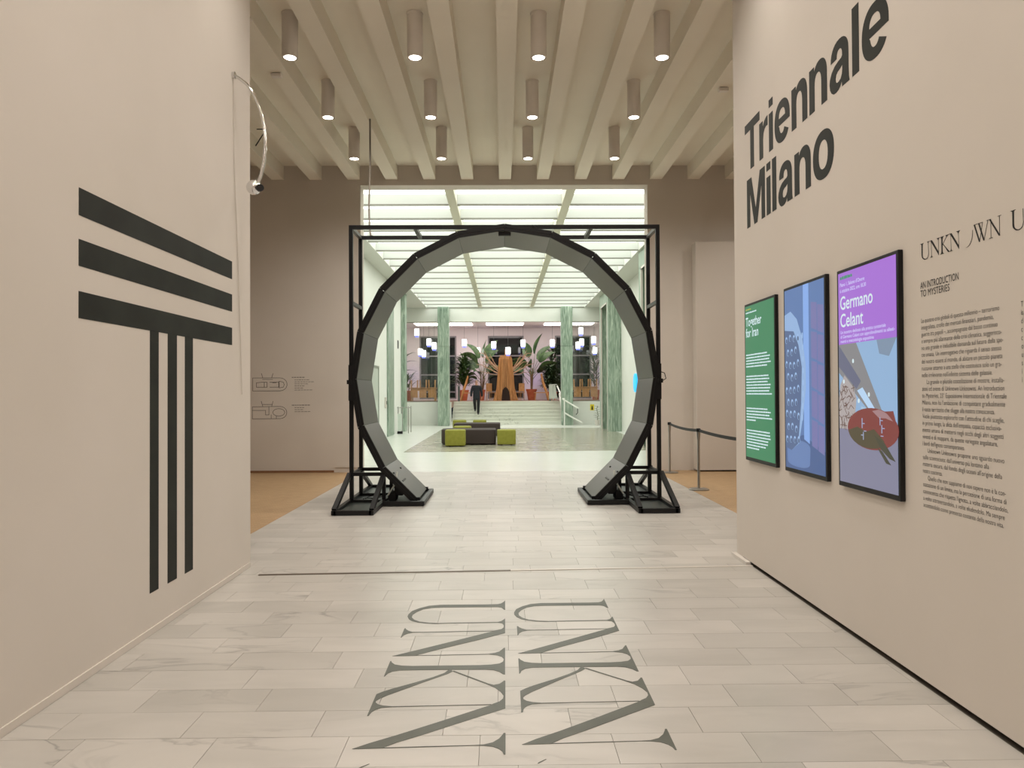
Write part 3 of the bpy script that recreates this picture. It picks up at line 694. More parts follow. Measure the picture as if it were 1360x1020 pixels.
for i, (ya, yb, lab) in enumerate(SCR):
    z1 = Z1+(.015 if i == 1 else 0); z0 = Z0-(.0 if i else 0)
    t = thing('wall_display', lab, 'display', (R_X, (ya+yb)/2, z0), group='displays on the right-hand wall')
    yc = (ya+yb)/2; Wd = yb-ya; Hd = z1-z0
    # local u from the left edge (far side), v from the bottom
    fn = lambda u, v, h, Wd=Wd: (-.0305-h, Wd/2-u, v)
    mb = MB().box(-.03, -.0005, -Wd/2, Wd/2, 0, Hd)
    mb.build('casing', M['black'], t, bevel=.003, seg=1)
    bz = .022; W_, H_ = Wd-2*bz, Hd-2*bz-.01
    rect = lambda u0, u1, v0, v1: [(u0, v0), (u1, v0), (u1, v1), (u0, v1)]
    f2 = lambda u, v, h, fn=fn: fn(u+bz, v+bz+.01, h)
    def flat(name, poly, m, h): return MB().poly([poly], f2, h).build(name, m, t)
    if i == 0:
        flat('picture', rect(0, W_, 0, H_), E_['green'], .0008)
        greek([(.02, .16, 1.342)], f2, 'yel', t, .002, .011, 'date_line'); greek([(.02, .30, 1.312)], f2, 'white', t, .002, .011, seed=4)
        seg_text('Together', .1, (.02, 1.195), .002, parent=t, sy=.115, wid=.41, fn=f2)
        seg_text('for Iran', .1, (.02, 1.095), .002, parent=t, sy=.115, wid=.33, fn=f2)
        rows = []
        for v, ws in ((.925, (.55,.62,.6,.64,.55)), (.73, (.58,.6,.56,.63,.62,.6,.66)), (.44, (.55,.63,.6,.66,.25)), (.24, (.6,.61,.62,.56,.55,.5,.33))):
            for j, q in enumerate(ws): rows.append((.02, .02+q*.97, v-j*.0265))
        greek(rows, f2, 'white', t, .002, .012, seed=9)
    elif i == 1:
        blue = lambda n, r, g, b_: emis('screen_'+n, lin(r, g, b_))
        flat('picture', rect(0, W_, 0, H_), blue('blue_wall', 84,116,168), .0005)
        flat('floor_area', [(0,0),(W_,0),(W_,.17),(.34,.27),(0,.20)], blue('blue_floor', 66,92,140), .0010)
        flat('window_light', [(.36,.24),(.46,.21),(.46,H_),(.36,H_)], blue('blue_light', 128,166,226), .0012)
        for j in range(5):
            for q in range(2):
                flat('window_pane', [(.50+.11*q,.20-.03*q+.215*j),(.60+.11*q,.175-.03*q+.215*j),(.60+.11*q,.375-.03*q+.215*j),(.50+.11*q,.39-.03*q+.215*j)], blue('pane_mauve', 112,112,164), .0012)
        flat('plinth', arc(.25,.17,.22,.055,0,180,12)+arc(.25,.06,.21,.04,180,360,12), blue('plinth', 96,124,174), .0014)
        flat('boulder', [(0,.16),(.12,.14),(.26,.20),(.34,.40),(.40,.62),(.40,.80),(.34,1.0),(.24,1.15),(.12,1.22),(0,1.2)], blue('boulder_far', 140,172,214), .0016)
        flat('boulder_face', [(0,.16),(.12,.14),(.25,.20),(.31,.50),(.33,.78),(.27,.95),(.18,1.06),(0,1.08)], blue('boulder_near', 76,98,138), .0018)
        ho = MB(); hi = MB(); rg = random.Random(5)
        for j in range(9):
            for q in range(4):
                u = .035+.075*q+(.03 if j % 2 else 0); v = .22+.098*j+rg.uniform(-.01, .01)
                if u < .29: ho.poly([arc(u,v,.021,.028,0,360,10)[:-1]], f2, .002); hi.poly([arc(u+.003,v-.007,.014,.018,0,360,10)[:-1]], f2, .0021)
        for j in range(8):
            u = .355-.0015*(j-4)**2; ho.poly([arc(u,.40+.088*j,.011,.024,0,360,10)[:-1]], f2, .002)
        tag(ho.build('dimples', blue('dimple_rim', 150,182,222), t), kind='stuff'); tag(hi.build('dimple_hollows', blue('dimple_in', 60,80,118), t), kind='stuff')
    else:
        ph = lambda n, r, g, b_: emis('screen_'+n, lin(r, g, b_))
        V = .905
        flat('picture', rect(0, W_, 0, V), ph('hall_wall', 138,172,208), .0005)
        flat('title_page', rect(0, W_, V, H_), E_['violet'], .0006)
        greek([(.03, .2, 1.335)], f2, 'mint', t, .002, .02, 'date_line')
        seg_text("Piano 1, Salone d'Onore", .03, (.03, 1.288), .002, 'pale', parent=t, sy=.034, wid=.33, fn=f2)
        seg_text('6 ottobre 2022, ore 18.30', .03, (.03, 1.248), .002, 'pale', parent=t, sy=.034, wid=.35, fn=f2)
        seg_text('Germano', .1, (.03, 1.135), .002, 'white', parent=t, sy=.125, wid=.43, fn=f2)
        seg_text('Celant', .1, (.03, 1.02), .002, 'white', parent=t, sy=.125, wid=.31, fn=f2)
        for j, s_ in enumerate(['Un incontro dedicato alla pratica curatoriale', 'di Germano Celant con approfondimenti su allesti-', 'menti e metodologia espositiva']):
            seg_text(s_, .02, (.03, .975-.03*j), .002, 'pale', parent=t, sy=.03, wid=(.58,.68,.44)[j], fn=f2)
        flat('ceiling_area', [(0,.905),(.24,.905),(.56,.47),(.50,.44),(.42,.46),(0,.72)], ph('hall_ceiling', 128,128,132), .0010)
        flat('ceiling_rig', [(0,.90),(.03,.88),(.30,.66),(.24,.61),(.0,.76)], ph('hall_rig', 96,100,124), .0014)
        flat('skylight', [(.25,.60),(.32,.62),(.50,.465),(.44,.455)], ph('hall_sky', 176,206,236), .0014)
        flat('far_wall', [(.30,.36),(.52,.36),(.52,.47),(.30,.50)], ph('hall_far', 160,190,214), .0012)
        for u, v in ((.20,.79),(.07,.66),(.40,.575),(.27,.535),(.48,.47)): flat('ceiling_lamp', arc(u,v,.012,.014,0,360,10)[:-1], E_['white'], .002)
        flat('floor_area', [(0,.0),(W_,0),(W_,.33),(0,.36)], ph('hall_floor', 124,124,148), .0009)
        flat('side_block', [(.64,.80),(W_,.905),(.50,.905),(.53,.82)], ph('hall_block', 120,140,164), .0011)
        flat('lattice', [(0,.35),(.20,.35),(.24,.55),(.20,.62),(.08,.70),(.02,.64),(0,.55)], ph('lattice_base', 168,160,160), .0015)
        la = MB(); rg = random.Random(2)
        for j in range(60):
            u, v, a = rg.uniform(.01,.2), rg.uniform(.36,.63), rg.uniform(0, 3.14); du, dv = .024*cos(a), .024*sin(a); nx, ny = -dv*.12, du*.12
            la.poly([[(u-du-nx,v-dv-ny),(u+du-nx,v+dv-ny),(u+du+nx,v+dv+ny),(u-du+nx,v-dv+ny)]], f2, .0018)
        tag(la.build('lattice_twigs', ph('lattice_dark', 104,80,72), t), kind='stuff')
        flat('large_body', arc(.43,.365,.31,.128,0,360,32,2.0)[:-1], ph('body_red', 122,50,48), .0022)
        flat('body_underside', [(.13,.345)]+arc(.40,.352,.27,.108,180,300,14,2.0)+[(.58,.298),(.46,.365),(.36,.345),(.25,.372)], ph('body_green', 74,66,44), .0026)
        flat('body_top', [(.44,.475),(.52,.485),(.62,.465),(.68,.42),(.60,.435),(.52,.435)], ph('body_pale', 156,120,124), .0026)
        flat('fin', [(.46,.33),(.58,.29),(.70,.19),(.64,.20),(.54,.25)], ph('fin_dark', 60,60,44), .003)
        flat('fin', [(.50,.255),(.55,.24),(.65,.165),(.60,.17)], ph('fin_dark', 60,60,44), .0034)
        flat('fin', [(.58,.475),(.62,.46),(.70,.41),(W_-.01,.40),(.68,.48)], ph('body_red', 122,50,48), .0034)
        mk = MB()
        for u, v, a, b_ in ((.31,.40,.035,.008),(.31,.36,.008,.09),(.335,.33,.03,.008),(.30,.29,.03,.008),(.325,.25,.008,.07),(.53,.44,.035,.008),(.53,.40,.008,.07),(.55,.37,.035,.008),(.55,.33,.008,.07),(.54,.30,.03,.008)):
            v = .365+(v-.36)*.66; b_ *= .7; mk.poly([rect(u, u+a, v, v+b_)], f2, .0038)
        mk.build('painted_marks', ph('marks', 150,160,190), t)
    t.location = (R_X, yc, z0)
# ------------------------------------------------------------------ ring of screens in its steel frame
CX, RY, RZ, RR = .035, 10.7, 1.812, 2.15
arch = thing('screen_ring', 'tall black steel frame holding a near-circle of dark screens over the marble floor', 'installation', (CX, 11.1, 0))
def W(x, y, z): return (x, y-11.1, z)              # local coordinates: x from the ring's axis
V = [(RR*cos(radians(-54+18*k)), RZ+RR*sin(radians(-54+18*k))) for k in range(17)]
for k in range(16):
    a, b_ = V[k], V[k+1]
    mid = radians(-54+18*k+9); nx, nz = cos(mid), sin(mid); tx, tz = -nz, nx
    L = math.dist(a, b_)/2; cxm, czm = (a[0]+b_[0])/2, (a[1]+b_[1])/2
    def P(u, y, d, cxm=cxm, czm=czm, tx=tx, tz=tz, nx=nx, nz=nz): return W(cxm+tx*u+nx*d, y, czm+tz*u+nz*d)
    def bx(mb, u0, u1, y0, y1, d0, d1):
        mb.add([P(u0,y0,d0),P(u1,y0,d0),P(u1,y1,d0),P(u0,y1,d0),P(u0,y0,d1),P(u1,y0,d1),P(u1,y1,d1),P(u0,y1,d1)],
               [(0,3,2,1),(4,5,6,7),(0,1,5,4),(1,2,6,5),(2,3,7,6),(3,0,4,7)]); return mb
    pn = bx(MB(), -L-.0005, L+.0005, RY, 11.93, .004, .045).build('screen_panel', M['black'], arch)
    bx(MB(), -L+.004, L-.004, RY+.012, 11.92, .0, .0038).build('screen_face', M['screen_off'], pn)
    bx(MB(), -L-.012, L+.012, RY-.005, RY+.055, .0452, .10).build('edge_rail', M['black'], arch)
    bx(MB(), -L-.012, L+.012, 11.85, 11.91, .0452, .095).build('edge_rail', M['black'], arch)
    bx(MB(), -.06, .06, RY+.056, 11.849, .047, .085).build('cross_rail', M['black'], pn)
T = .055; YF, YB = 10.78, 11.50; XO = 2.243; ZT = 4.03
def tube_(name, a, b_, w_=T, m='black'): return MB().bar(W(*a), W(*b_), w_).build(name, M[m], arch)
for y in (YF, YB):
    tube_('frame_tube', (-XO-T/2, y, ZT), (XO+T/2, y, ZT))
    for s in (-1, 1): tube_('frame_tube', (s*XO, y, .06), (s*XO, y, ZT-T/2))
for x in (-XO, XO): tube_('tie_tube', (x, YF+T/2, ZT), (x, YB-T/2, ZT), T*.9, 'bracket_grey')
for x in (-1.31, 1.27): tube_('tie_tube', (x, YF+T/2, ZT), (x, YB-T/2, ZT), T, 'bracket_grey')
for s in (-1, 1): tube_('tie_tube', (s*XO, YF+T/2, 2.93), (s*XO, YB-T/2, 2.93), T*.9, 'bracket_grey')
MB().box(-.34, .34, YF-11.1-.028, YF-11.1+.03, 3.965, 4.005).build('top_plate', M['black'], arch)
MB().box(-.09, .09, YF-11.1-.03, YF-11.1+.02, 3.90, 4.06).build('top_plate', M['black'], arch)
MB().box(-.42, -.30, -.1, .1, 3.955, 4.0).build('power_brick', M['black'], arch)
for s in (-1, 1):
    f = lambda u, v, h: (s*u, YF-11.1-.028-h, v)
    MB().poly([[(2.13, 1.66), (2.20, 1.50), (2.27, 1.50), (2.27, 2.02), (2.235, 2.02), (2.19, 1.86)]], f, .05).build('side_plate', M['black'], arch)
    MB().box(min(s*2.22, s*2.29), max(s*2.22, s*2.29), YF-11.1-.1, YF-11.1-.02, 1.74, 1.80).build('clamp', M['black'], arch)
    # outrigger foot: floor rails, plates, diagonals
    xi, xo = 1.775, 2.27
    for y in (9.76, 12.50): tube_('floor_rail', (s*xi, y, .035), (s*xo, y, .035), .06)
    for x in (xi, xo): tube_('floor_rail', (s*x, 9.73, .035), (s*x, 12.53, .035), .058)
    for y in (YF, YB): tube_('floor_rail', (s*(xi+.03), y, .035), (s*(xo-.03), y, .035), .05)
    a, b_ = sorted((s*(xi+.02), s*(xo-.02)))
    MB().box(a, b_, 9.79-11.1, 12.47-11.1, .008, .022).build('foot_plate', M['plate'], arch)
    for x, q in ((xo, 0), (xi, 1)):
        tube_('diagonal_brace', (s*x, YF-.02, .43), (s*x, 9.77, .06), .06)
        tube_('diagonal_brace', (s*x, YB+.02, .43), (s*x, 12.48, .06), .055)
    for y in (YF, YB): tube_('foot_rail', (s*(XO-.02), y, .43), (s*1.62, y, .43), .05)
    tube_('foot_rail', (s*1.80, YF, .43), (s*1.80, YB, .43), .045); tube_('foot_rail', (s*XO, YF, .43), (s*XO, YB, .43), .045)
    tube_('foot_post', (s*1.775, YF, .06), (s*1.775, YF, .43), .05); tube_('foot_post', (s*1.775, YB, .06), (s*1.775, YB, .43), .05)
    # plinth below the lowest screens
    for y in (10.52, 11.88): tube_('plinth_rail', (s*1.75, y, .04), (s*1.17, y, .04), .06)
    tube_('plinth_rail', (s*1.19, 10.5, .04), (s*1.19, 11.9, .04), .06)
    a, b_ = sorted((s*1.745, s*1.21)); MB().box(a, b_, 10.55-11.1, 11.85-11.1, .01, .03).build('foot_plate', M['plate'], arch)
    tube_('plinth_post', (s*1.27, 10.72, .06), (s*1.27, 10.72, .10), .05); tube_('plinth_post', (s*1.27, 11.88, .06), (s*1.27, 11.88, .10), .05)
    mb = MB(); a, b_ = sorted((s*1.63, s*1.50)); mb.box(a, b_, -.28, .05, .11, .33); mb.build('power_box', M['black'], arch, bevel=.01, seg=1)
    mb = MB(); a, b_ = sorted((s*1.72, s*1.60)); mb.box(a, b_, -.30, -.08, .035, .16); mb.build('power_box', M['black'], arch, bevel=.01, seg=1)
    rg = random.Random(4 if s < 0 else 8)
    pts = []; 
    for i in range(22):
        q = i/21; pts.append((s*(1.95+.13*cos(q*11)), -.1+.22*sin(q*9), .04+.03*abs(sin(q*13))))
    MB().tube(pts, .008, 5).build('cable_coil', M['black'], arch, smooth=True)
    MB().tube([(s*1.58, -.32, .46), (s*1.60, -.33, .30), (s*1.68, -.32, .18), (s*1.72, -.3, .12)], .012, 6).build('white_cable', M['white_tube'], arch, smooth=True)
MB().tube([(.36, -.37, 4.0), (.42, -.37, 3.97), (.45, -.37, 4.02), (.41, -.37, 4.05), (.40, -.37, 3.98)], .008, 6).build('cable', M['black'], arch, smooth=True)
MB().tube([(2.27, -.36, 1.9), (2.32, -.38, 1.88), (2.34, -.38, 1.8), (2.28, -.36, 1.76)], .007, 6).build('cable', M['black'], arch, smooth=True)
for z in (3.3, 2.9): pass
# cable dropping from the ceiling
c = MB().tube([(-2.10, 11.75, BZ+.0), (-2.10, 11.75, 5.2), (-2.115, 11.72, 4.6), (-2.09, 11.62, 4.25), (-2.06, 11.55, 4.08), (-2.03, 11.52, 4.061)], .014, 8).build('ceiling_cable', M['cable'], None, smooth=True)
tag(c, 'thin grey cable hanging from a ceiling beam down to the black frame', 'cable')

# ------------------------------------------------------------------ stanchions with belt
def stanchion(x, y, label, to=None):
    t = thing('belt_stanchion', label, 'stanchion', (x, y, 0), group='belt stanchions on the wood floor')
    MB().lathe([(.165, .001), (.165, .016), (.13, .028), (.03, .034)], n=28).build('base', M['steel'], t, smooth=True)
    MB().lathe([(.021, .034), (.021, .80), (.030, .88), (.033, .95)], n=16).build('post', M['steel'], t, smooth=True)
    MB().lathe([(.036, .951), (.036, .995), (.030, 1.005)], n=16).build('belt_head', M['black'], t, smooth=True)
    if to:
        d = Vector((to[0]-x, to[1]-y, 0)); n_ = d.normalized(); mb = MB(); N = 10
        side = Vector((-n_.y, n_.x, 0))*.0015
        for sgn in (1,):
            vs_ = []
            for i in range(N+1):
                q = i/N; p = n_*.04+(d-n_*.08)*q; z = .972-.03*4*q*(1-q)
                for dz in (-.024, .024):
                    for w_ in (-1, 1): vs_.append((p.x+side.x*w_, p.y+side.y*w_, z+dz))
            fs = []
            for i in range(N):
                o = i*4; e = o+4
                fs += [(o,e,e+2,o+2),(o+1,o+3,e+3,e+1),(o,o+1,e+1,e),(o+2,e+2,e+3,o+3)]
            mb.add(vs_, fs)
        mb.build('belt', M['belt'], t)
    return t
stanchion(3.195, 12.05, 'steel belt stanchion standing alone on the wood floor right of the ring', (3.25, 9.3))
stanchion(3.30, 14.62, 'belt stanchion at the far wall, almost hidden behind the right frame post', (3.195, 12.05))
stanchion(3.25, 9.3, 'belt stanchion hidden behind the wall with the three displays')

# ------------------------------------------------------------------ chrome arc lamp on the left wall
t = thing('arc_lamp', 'curved chrome wall lamp with a ball head at the end of the left wall', 'lamp', (-2.36, 6.47, 4.40))
sx = 6.5/980
pp = [(313,93),(320,97),(330,105),(340,119),(348,138),(353,160),(354.5,185),(353,207),(349,225),(345,236)]
pts = [((x-313)*sx+.012, (i-4)*.004*0, (93-y)*sx) for i, (x, y) in enumerate(pp)]
MB().tube(pts, .014, 10).build('arm', M['chrome'], t, smooth=True)
MB().lathe([(.03, -.012), (.03, .012)], n=16).build('wall_rosette', M['chrome'], t, smooth=True).rotation_euler = (0, pi/2, 0)
for ch in t.children:
    if ch.name.startswith('wall_rosette'): ch.location = (.0125, 0, 0)
MB().sphere(((341-313)*sx, 0, (93-242)*sx), .064, 20, 12).build('ball_head', M['chrome'], t, smooth=True)
MB().lathe([(.03, 0), (.032, .03), (.022, .03)], n=16).build('lens_hood', M['black'], t, smooth=True, loc=((346-313)*sx+.03, -.045, (93-245)*sx)).rotation_euler = (radians(90), 0, radians(35))
MB().tube([(.006, 0, -.01), (.006, .03, -.8), (.006, .12, -1.6), (.006, .22, -2.8)], .003, 6).build('cord', M['wall'], t, smooth=True)
# small things on the beams
def sensor(x, y, z, label):
    t = thing('ceiling_sensor', label, 'sensor', (x, y, z), group='small fittings on the ceiling')
    MB().box(-.07, .07, -.04, .04, -.055, -.005).build('housing', M['lampwhite'], t, bevel=.008, seg=1); MB().box(-.05, .05, -.03, .03, -.005, 0).build('mounting_plate', M['bracket_grey'], t)
sensor(-3.07, 10.07, BZ-.0005, 'small beige sensor box under the beam left of the downlights')
sensor(3.20, 10.55, BZ-.0005, 'small beige sensor box under the beam at the right edge of the ceiling')
t = thing('ceiling_bracket', 'thin black V-shaped bracket under the ceiling behind the chrome lamp', 'bracket', (-4.05, 12.2, BZ))
MB().bar((.0, 0, -.002), (.14, 0, .0), .012).build('arm', M['black'], t); MB().bar((.16, 0, -.0), (-.02, 0, -.28), .014).build('arm', M['black'], t)

# ------------------------------------------------------------------ ottomans
def rbox(lx, ly, z0, z1, r, cr=.02, ends=(1, 1), n=8):
    """upholstered block with rounded plan corners and a soft top edge; r per side (left, right)"""
    mb = MB(); rl, rr_ = r if isinstance(r, tuple) else (r, r)
    def ring(ins, z):
        out = []
        for cx, cy, a0, q in ((lx/2-rr_, ly/2-rr_, 0, rr_), (-lx/2+rl, ly/2-rl, 90, rl), (-lx/2+rl, -ly/2+rl, 180, rl), (lx/2-rr_, -ly/2+rr_, 270, rr_)):
            for i in range(n+1):
                a = radians(a0+90*i/n); out.append((cx+(q-ins)*cos(a), cy+(q-ins)*sin(a), z))
        return out
    rings = [ring(cr*.6, z0), ring(0, z0+cr*.6), ring(0, z1-cr), ring(cr*.3, z1-cr*.3), ring(cr, z1), ring(cr*1.9, z1+.002)]
    N = len(rings[0]); vs_ = [p for rg in rings for p in rg]; fs = []
    for i in range(len(rings)-1):
        for k in range(N): fs.append((i*N+k, i*N+(k+1) % N, (i+1)*N+(k+1) % N, (i+1)*N+k))
    fs.append(tuple(range(N))[::-1]); fs.append(tuple(range((len(rings)-1)*N, len(rings)*N)))
    return mb.add(vs_, fs)
def pouf(name, label, x, y, lx, ly, h, r, m, grp, rz=0):
    t = thing(name, label, 'ottoman', (x, y, .004), rz, grp)
    rbox(lx, ly, .03, h, r, .03).build('cushion', M[m], t, smooth=True)
    for i in (-1, 1):
        for j in (-1, 1): MB().lathe([(.02, .0), (.025, .0299)], n=10).build('foot', M['black'], t, loc=(i*(lx/2-.14), j*(ly/2-.14), 0))
    return t
g1, g2 = 'green cube seats on the grey paving', 'brown benches on the grey paving'
pouf('bench_ottoman', 'front dark brown bench between the two nearest green cubes', -1.08, 23.35, 1.70, 1.2, .47, (.36, .06), 'brown', g2)
pouf('bench_ottoman', 'rear dark brown bench behind the front brown bench', -.98, 28.2, 1.74, 1.2, .46, (.06, .06), 'brown', g2)
pouf('cube_ottoman', 'green cube seat at the front left, in front of the brown bench', -1.44, 22.30, .60, .52, .50, .06, 'green_cloth', g1)
pouf('cube_ottoman', 'green cube seat at the right end of the front brown bench', .10, 22.75, .57, .55, .47, .04, 'green_cloth', g1)
pouf('cube_ottoman', 'green round-cornered seat just behind the front brown bench', -1.42, 25.8, .62, .62, .45, .22, 'green_cloth', g1)
pouf('cube_ottoman', 'green cube seat behind the rear brown bench, left one of two', -1.86, 31.6, .56, .55, .45, .05, 'green_cloth', g1)
pouf('cube_ottoman', 'green cube seat behind the rear brown bench, right one of two', -1.0, 31.6, .56, .55, .45, .05, 'green_cloth', g1)
# ------------------------------------------------------------------ the man on the stairs
SKIN = mat('skin', lin(196,150,126), .55); COAT = noisy('dark_coat', lin(24,26,32), lin(32,34,42), (14,14,14), .85); TROU = mat('dark_trousers', lin(18,19,22), .85)
HAIR = mat('grey_hair', lin(120,112,104), .8); SHOE = mat('black_shoe', lin(14,14,15), .4)
def man(loc):
    t = thing('person', 'man in a dark coat and dark trousers walking down the white stairs, wearing glasses', 'person', loc)
    # z = 0 at the sole of the leading (right) foot, on the lower step; he walks towards -y
    J = [(0, 0, .93, .135, .11), (0, .01, 1.12, .135, .10), (0, .01, 1.33, .16, .115), (0, 0, 1.46, .09, .08), (0, -.01, 1.53, .055, .058), (0, -.02, 1.585, .066, .075), (0, -.025, 1.65, .074, .094), (0, -.02, 1.715, .066, .085), (0, -.015, 1.75, .035, .05)]
    E = [(i, i+1) for i in range(8)]
    def limb(base, pts):
        p = base
        for q in pts:
            J.append(q); E.append((p, len(J)-1)); p = len(J)-1
        return p
    hands = []
    for s, swing in ((-1, -.10), (1, .12)):
        w_ = limb(3, [(s*.18, .0, 1.43, .062), (s*.23, .02, 1.27, .052), (s*.26, .03, 1.14, .043), (s*.27, swing*.6, 1.0, .036), (s*.265, swing, .90, .026), (s*.26, swing-.01, .85, .036, .020)])
        # fingers and thumb rooted inside the palm
        hx, hy, hz = s*.26, swing-.01, .83
        for k, (dy, L) in enumerate(((-.030, .072), (-.011, .082), (.009, .076), (.027, .060))):
            a = len(J); J.extend([(hx, hy+dy*.8, hz, .0095), (hx-s*.004, hy+dy, hz-L*.5, .0088), (hx-s*.020, hy+dy, hz-L*.92, .0072)]); E.extend([(w_, a), (a, a+1), (a+1, a+2)])
        a = len(J); J.extend([(hx-s*.008, hy-.034, hz+.016, .0105), (hx-s*.018, hy-.052, hz-.018, .0095), (hx-s*.024, hy-.054, hz-.042, .008)]); E.extend([(w_, a), (a, a+1), (a+1, a+2)])
    limb(0, [(.09, 0, .86, .105), (.10, -.05, .68, .098), (.095, -.09, .50, .084), (.09, -.08, .34, .078), (.085, -.09, .10, .070), (.08, -.11, .055, .040), (.085, -.20, .035, .034)])
    limb(0, [(-.09, 0, .86, .105), (-.10, -.01, .70, .098), (-.095, .0, .56, .084), (-.085, .07, .42, .078), (-.08, .14, .27, .070), (-.075, .13, .215, .040), (-.075, .04, .20, .034)])
    me = skin_mesh('body', J, E, 1)
    for v in me.vertices:                                   # nose, brow and jaw
        x, y, z = v.co
        if z > 1.56 and y < -.06:
            if abs(x) < .022 and 1.60 < z < 1.665: v.co.y -= .024
            if 1.665 < z < 1.69: v.co.y -= .006
    me.materials.clear(); me.materials.append(TROU); me.materials.append(SKIN)
    for p in me.polygons:
        c = p.center
        p.material_index = 1 if (c.z > 1.50 or (abs(c.x) > .19 and c.z < .93)) else 0
        p.use_smooth = True
    b = bpy.data.objects.new('body', me); col.objects.link(b); b.parent = t
    K = [(0, .0, .76, .21, .14), (0, 0, .98, .20, .14), (0, .01, 1.15, .19, .135), (0, .01, 1.33, .20, .14), (0, 0, 1.455, .115, .095), (0, -.005, 1.505, .072, .074)]
    F = [(i, i+1) for i in range(5)]
    for s, swing in ((-1, -.10), (1, .12)):
        a = len(K); K += [(s*.185, .0, 1.425, .085), (s*.235, .02, 1.27, .078), (s*.265, .03, 1.14, .070), (s*.275, swing*.6, 1.0, .060), (s*.268, swing*.95, .915, .050)]
        F += [(4, a)]+[(a+i, a+i+1) for i in range(4)]
    m2 = skin_mesh('coat', K, F, 1, 1); m2.materials.clear(); m2.materials.append(COAT)
    c = bpy.data.objects.new('coat', m2); col.objects.link(c); c.parent = t; m2.polygons.foreach_set('use_smooth', [True]*len(m2.polygons))
    h = MB(); n = 16
    h.sphere((0, .012, 1.70), .088, 16, 10, (.92, 1.08, .95))
    o = h.build('hair', HAIR, t, smooth=True)
    bm = bmesh.new(); bm.from_mesh(o.data)
    bmesh.ops.delete(bm, geom=[v for v in bm.verts if (v.co.y < -.02 and v.co.z < 1.735) or v.co.z < 1.64], context='VERTS'); bm.to_mesh(o.data); bm.free()
    for s in (-1, 1):
        MB().sphere((s*.030, -.118, 1.667), .011, 8, 6).build('eye', mat('eye_dark', lin(50,40,36), .2), t, smooth=True)
        MB().sphere((s*.082, -.01, 1.645), .026, 8, 6, (.35, .7, 1)).build('ear', SKIN, t, smooth=True)
        r = [(s*.033+.026*cos(2*pi*k/12), -.134, 1.667+.019*sin(2*pi*k/12)) for k in range(13)]
        MB().tube(r, .0028, 5, False).build('glasses_rim', SHOE, t)
    MB().sphere((0, -.107, 1.598), .02, 8, 5, (1.2, .35, .28)).build('mouth', mat('lips', lin(150,92,84), .5), t, smooth=True)
    for (x, y, z) in ((.085, -.15, 0), (-.075, .08, .167)):
        m_ = MB().sphere((x, y, z+.045), .05, 12, 8, (.92, 2.7, .9)); o = m_.build('shoe', SHOE, t, smooth=True)
    return t
man((-1.36, 37.96, .502))

# ------------------------------------------------------------------ plants
def leaf_mesh(L, Wd, droop, up, n=7, fold=.18, tip=.6, roll=0):
    """broad blade leaving the origin along +x, arching over"""
    vs_ = []; fs = []; x = z = 0.; a = up
    for i in range(n+1):
        q = i/n; wd = Wd/2*(sin(pi*min(1, (q*.96+.04))**tip))
        c, s = cos(roll), sin(roll); nx, nz = -sin(a), cos(a)
        for e in (-1, 0, 1): k = e*wd; f_ = abs(k)*fold*2; vs_.append((x+nx*(k*s+f_*c), k*c-f_*s, z+nz*(k*s+f_*c)))
        x += cos(a)*L/n; z += sin(a)*L/n; a -= droop/n
    for i in range(n):
        o = i*3; fs += [(o, o+1, o+4, o+3), (o+1, o+2, o+5, o+4)]
    return vs_, fs
def add_leaf(mb, at, az, L, Wd, droop, up, **k):
    vs_, fs = leaf_mesh(L, Wd, droop, up, **k); c, s = cos(az), sin(az)
    mb.add([(at[0]+x*c-y*s, at[1]+x*s+y*c, at[2]+z) for x, y, z in vs_], fs); return mb
def pot(t, r, h):
    MB().lathe([(r*.68, .001), (r*.98, h*.82), (r*1.08, h*.82), (r*1.10, h), (r*.98, h), (r*.95, h*.9)], n=22, cap=True).build('pot', M['terracotta'], t, smooth=True)
    MB().lathe([(r*.94, h*.905), (r*.94, h*.93)], n=18).build('soil', M['soil'], t)
def banana(x, y, label, pr, ph, leaves, stems):
    t = thing('potted_banana_plant', label, 'plant', (x, y, UF)); pot(t, pr, ph)
    for (sx_, sy_, hh) in stems:
        MB().tube([(sx_*.3, sy_*.3, ph*.9), (sx_*.7, sy_*.6, ph+hh*.5), (sx_, sy_, ph+hh)], [.045, .04, .03], 7).build('stem', M['trunk'], t, smooth=True)
    for (sx_, sz, az, stalk, lean, L, Wd, droop) in leaves:
        dx, dy = cos(az), sin(az)
        a = (sx_, 0, ph+sz); b_ = (sx_+dx*stalk*sin(lean), dy*stalk*sin(lean), ph+sz+stalk*cos(lean))
        lf = add_leaf(MB(), b_, az, L*1.05, Wd*1.4, droop, pi/2-lean-.1, roll=(.95 if sz > .65 else .5)*(1 if len(t.children) % 2 else -1)).build('leaf', M['leaf'], t, smooth=True)
        MB().tube([a, ((a[0]+b_[0])/2, (a[1]+b_[1])/2, (a[2]+b_[2])/2+.02), b_], [.02, .016, .01], 5).build('leaf_stalk', M['stem'], lf, smooth=True)
    return t
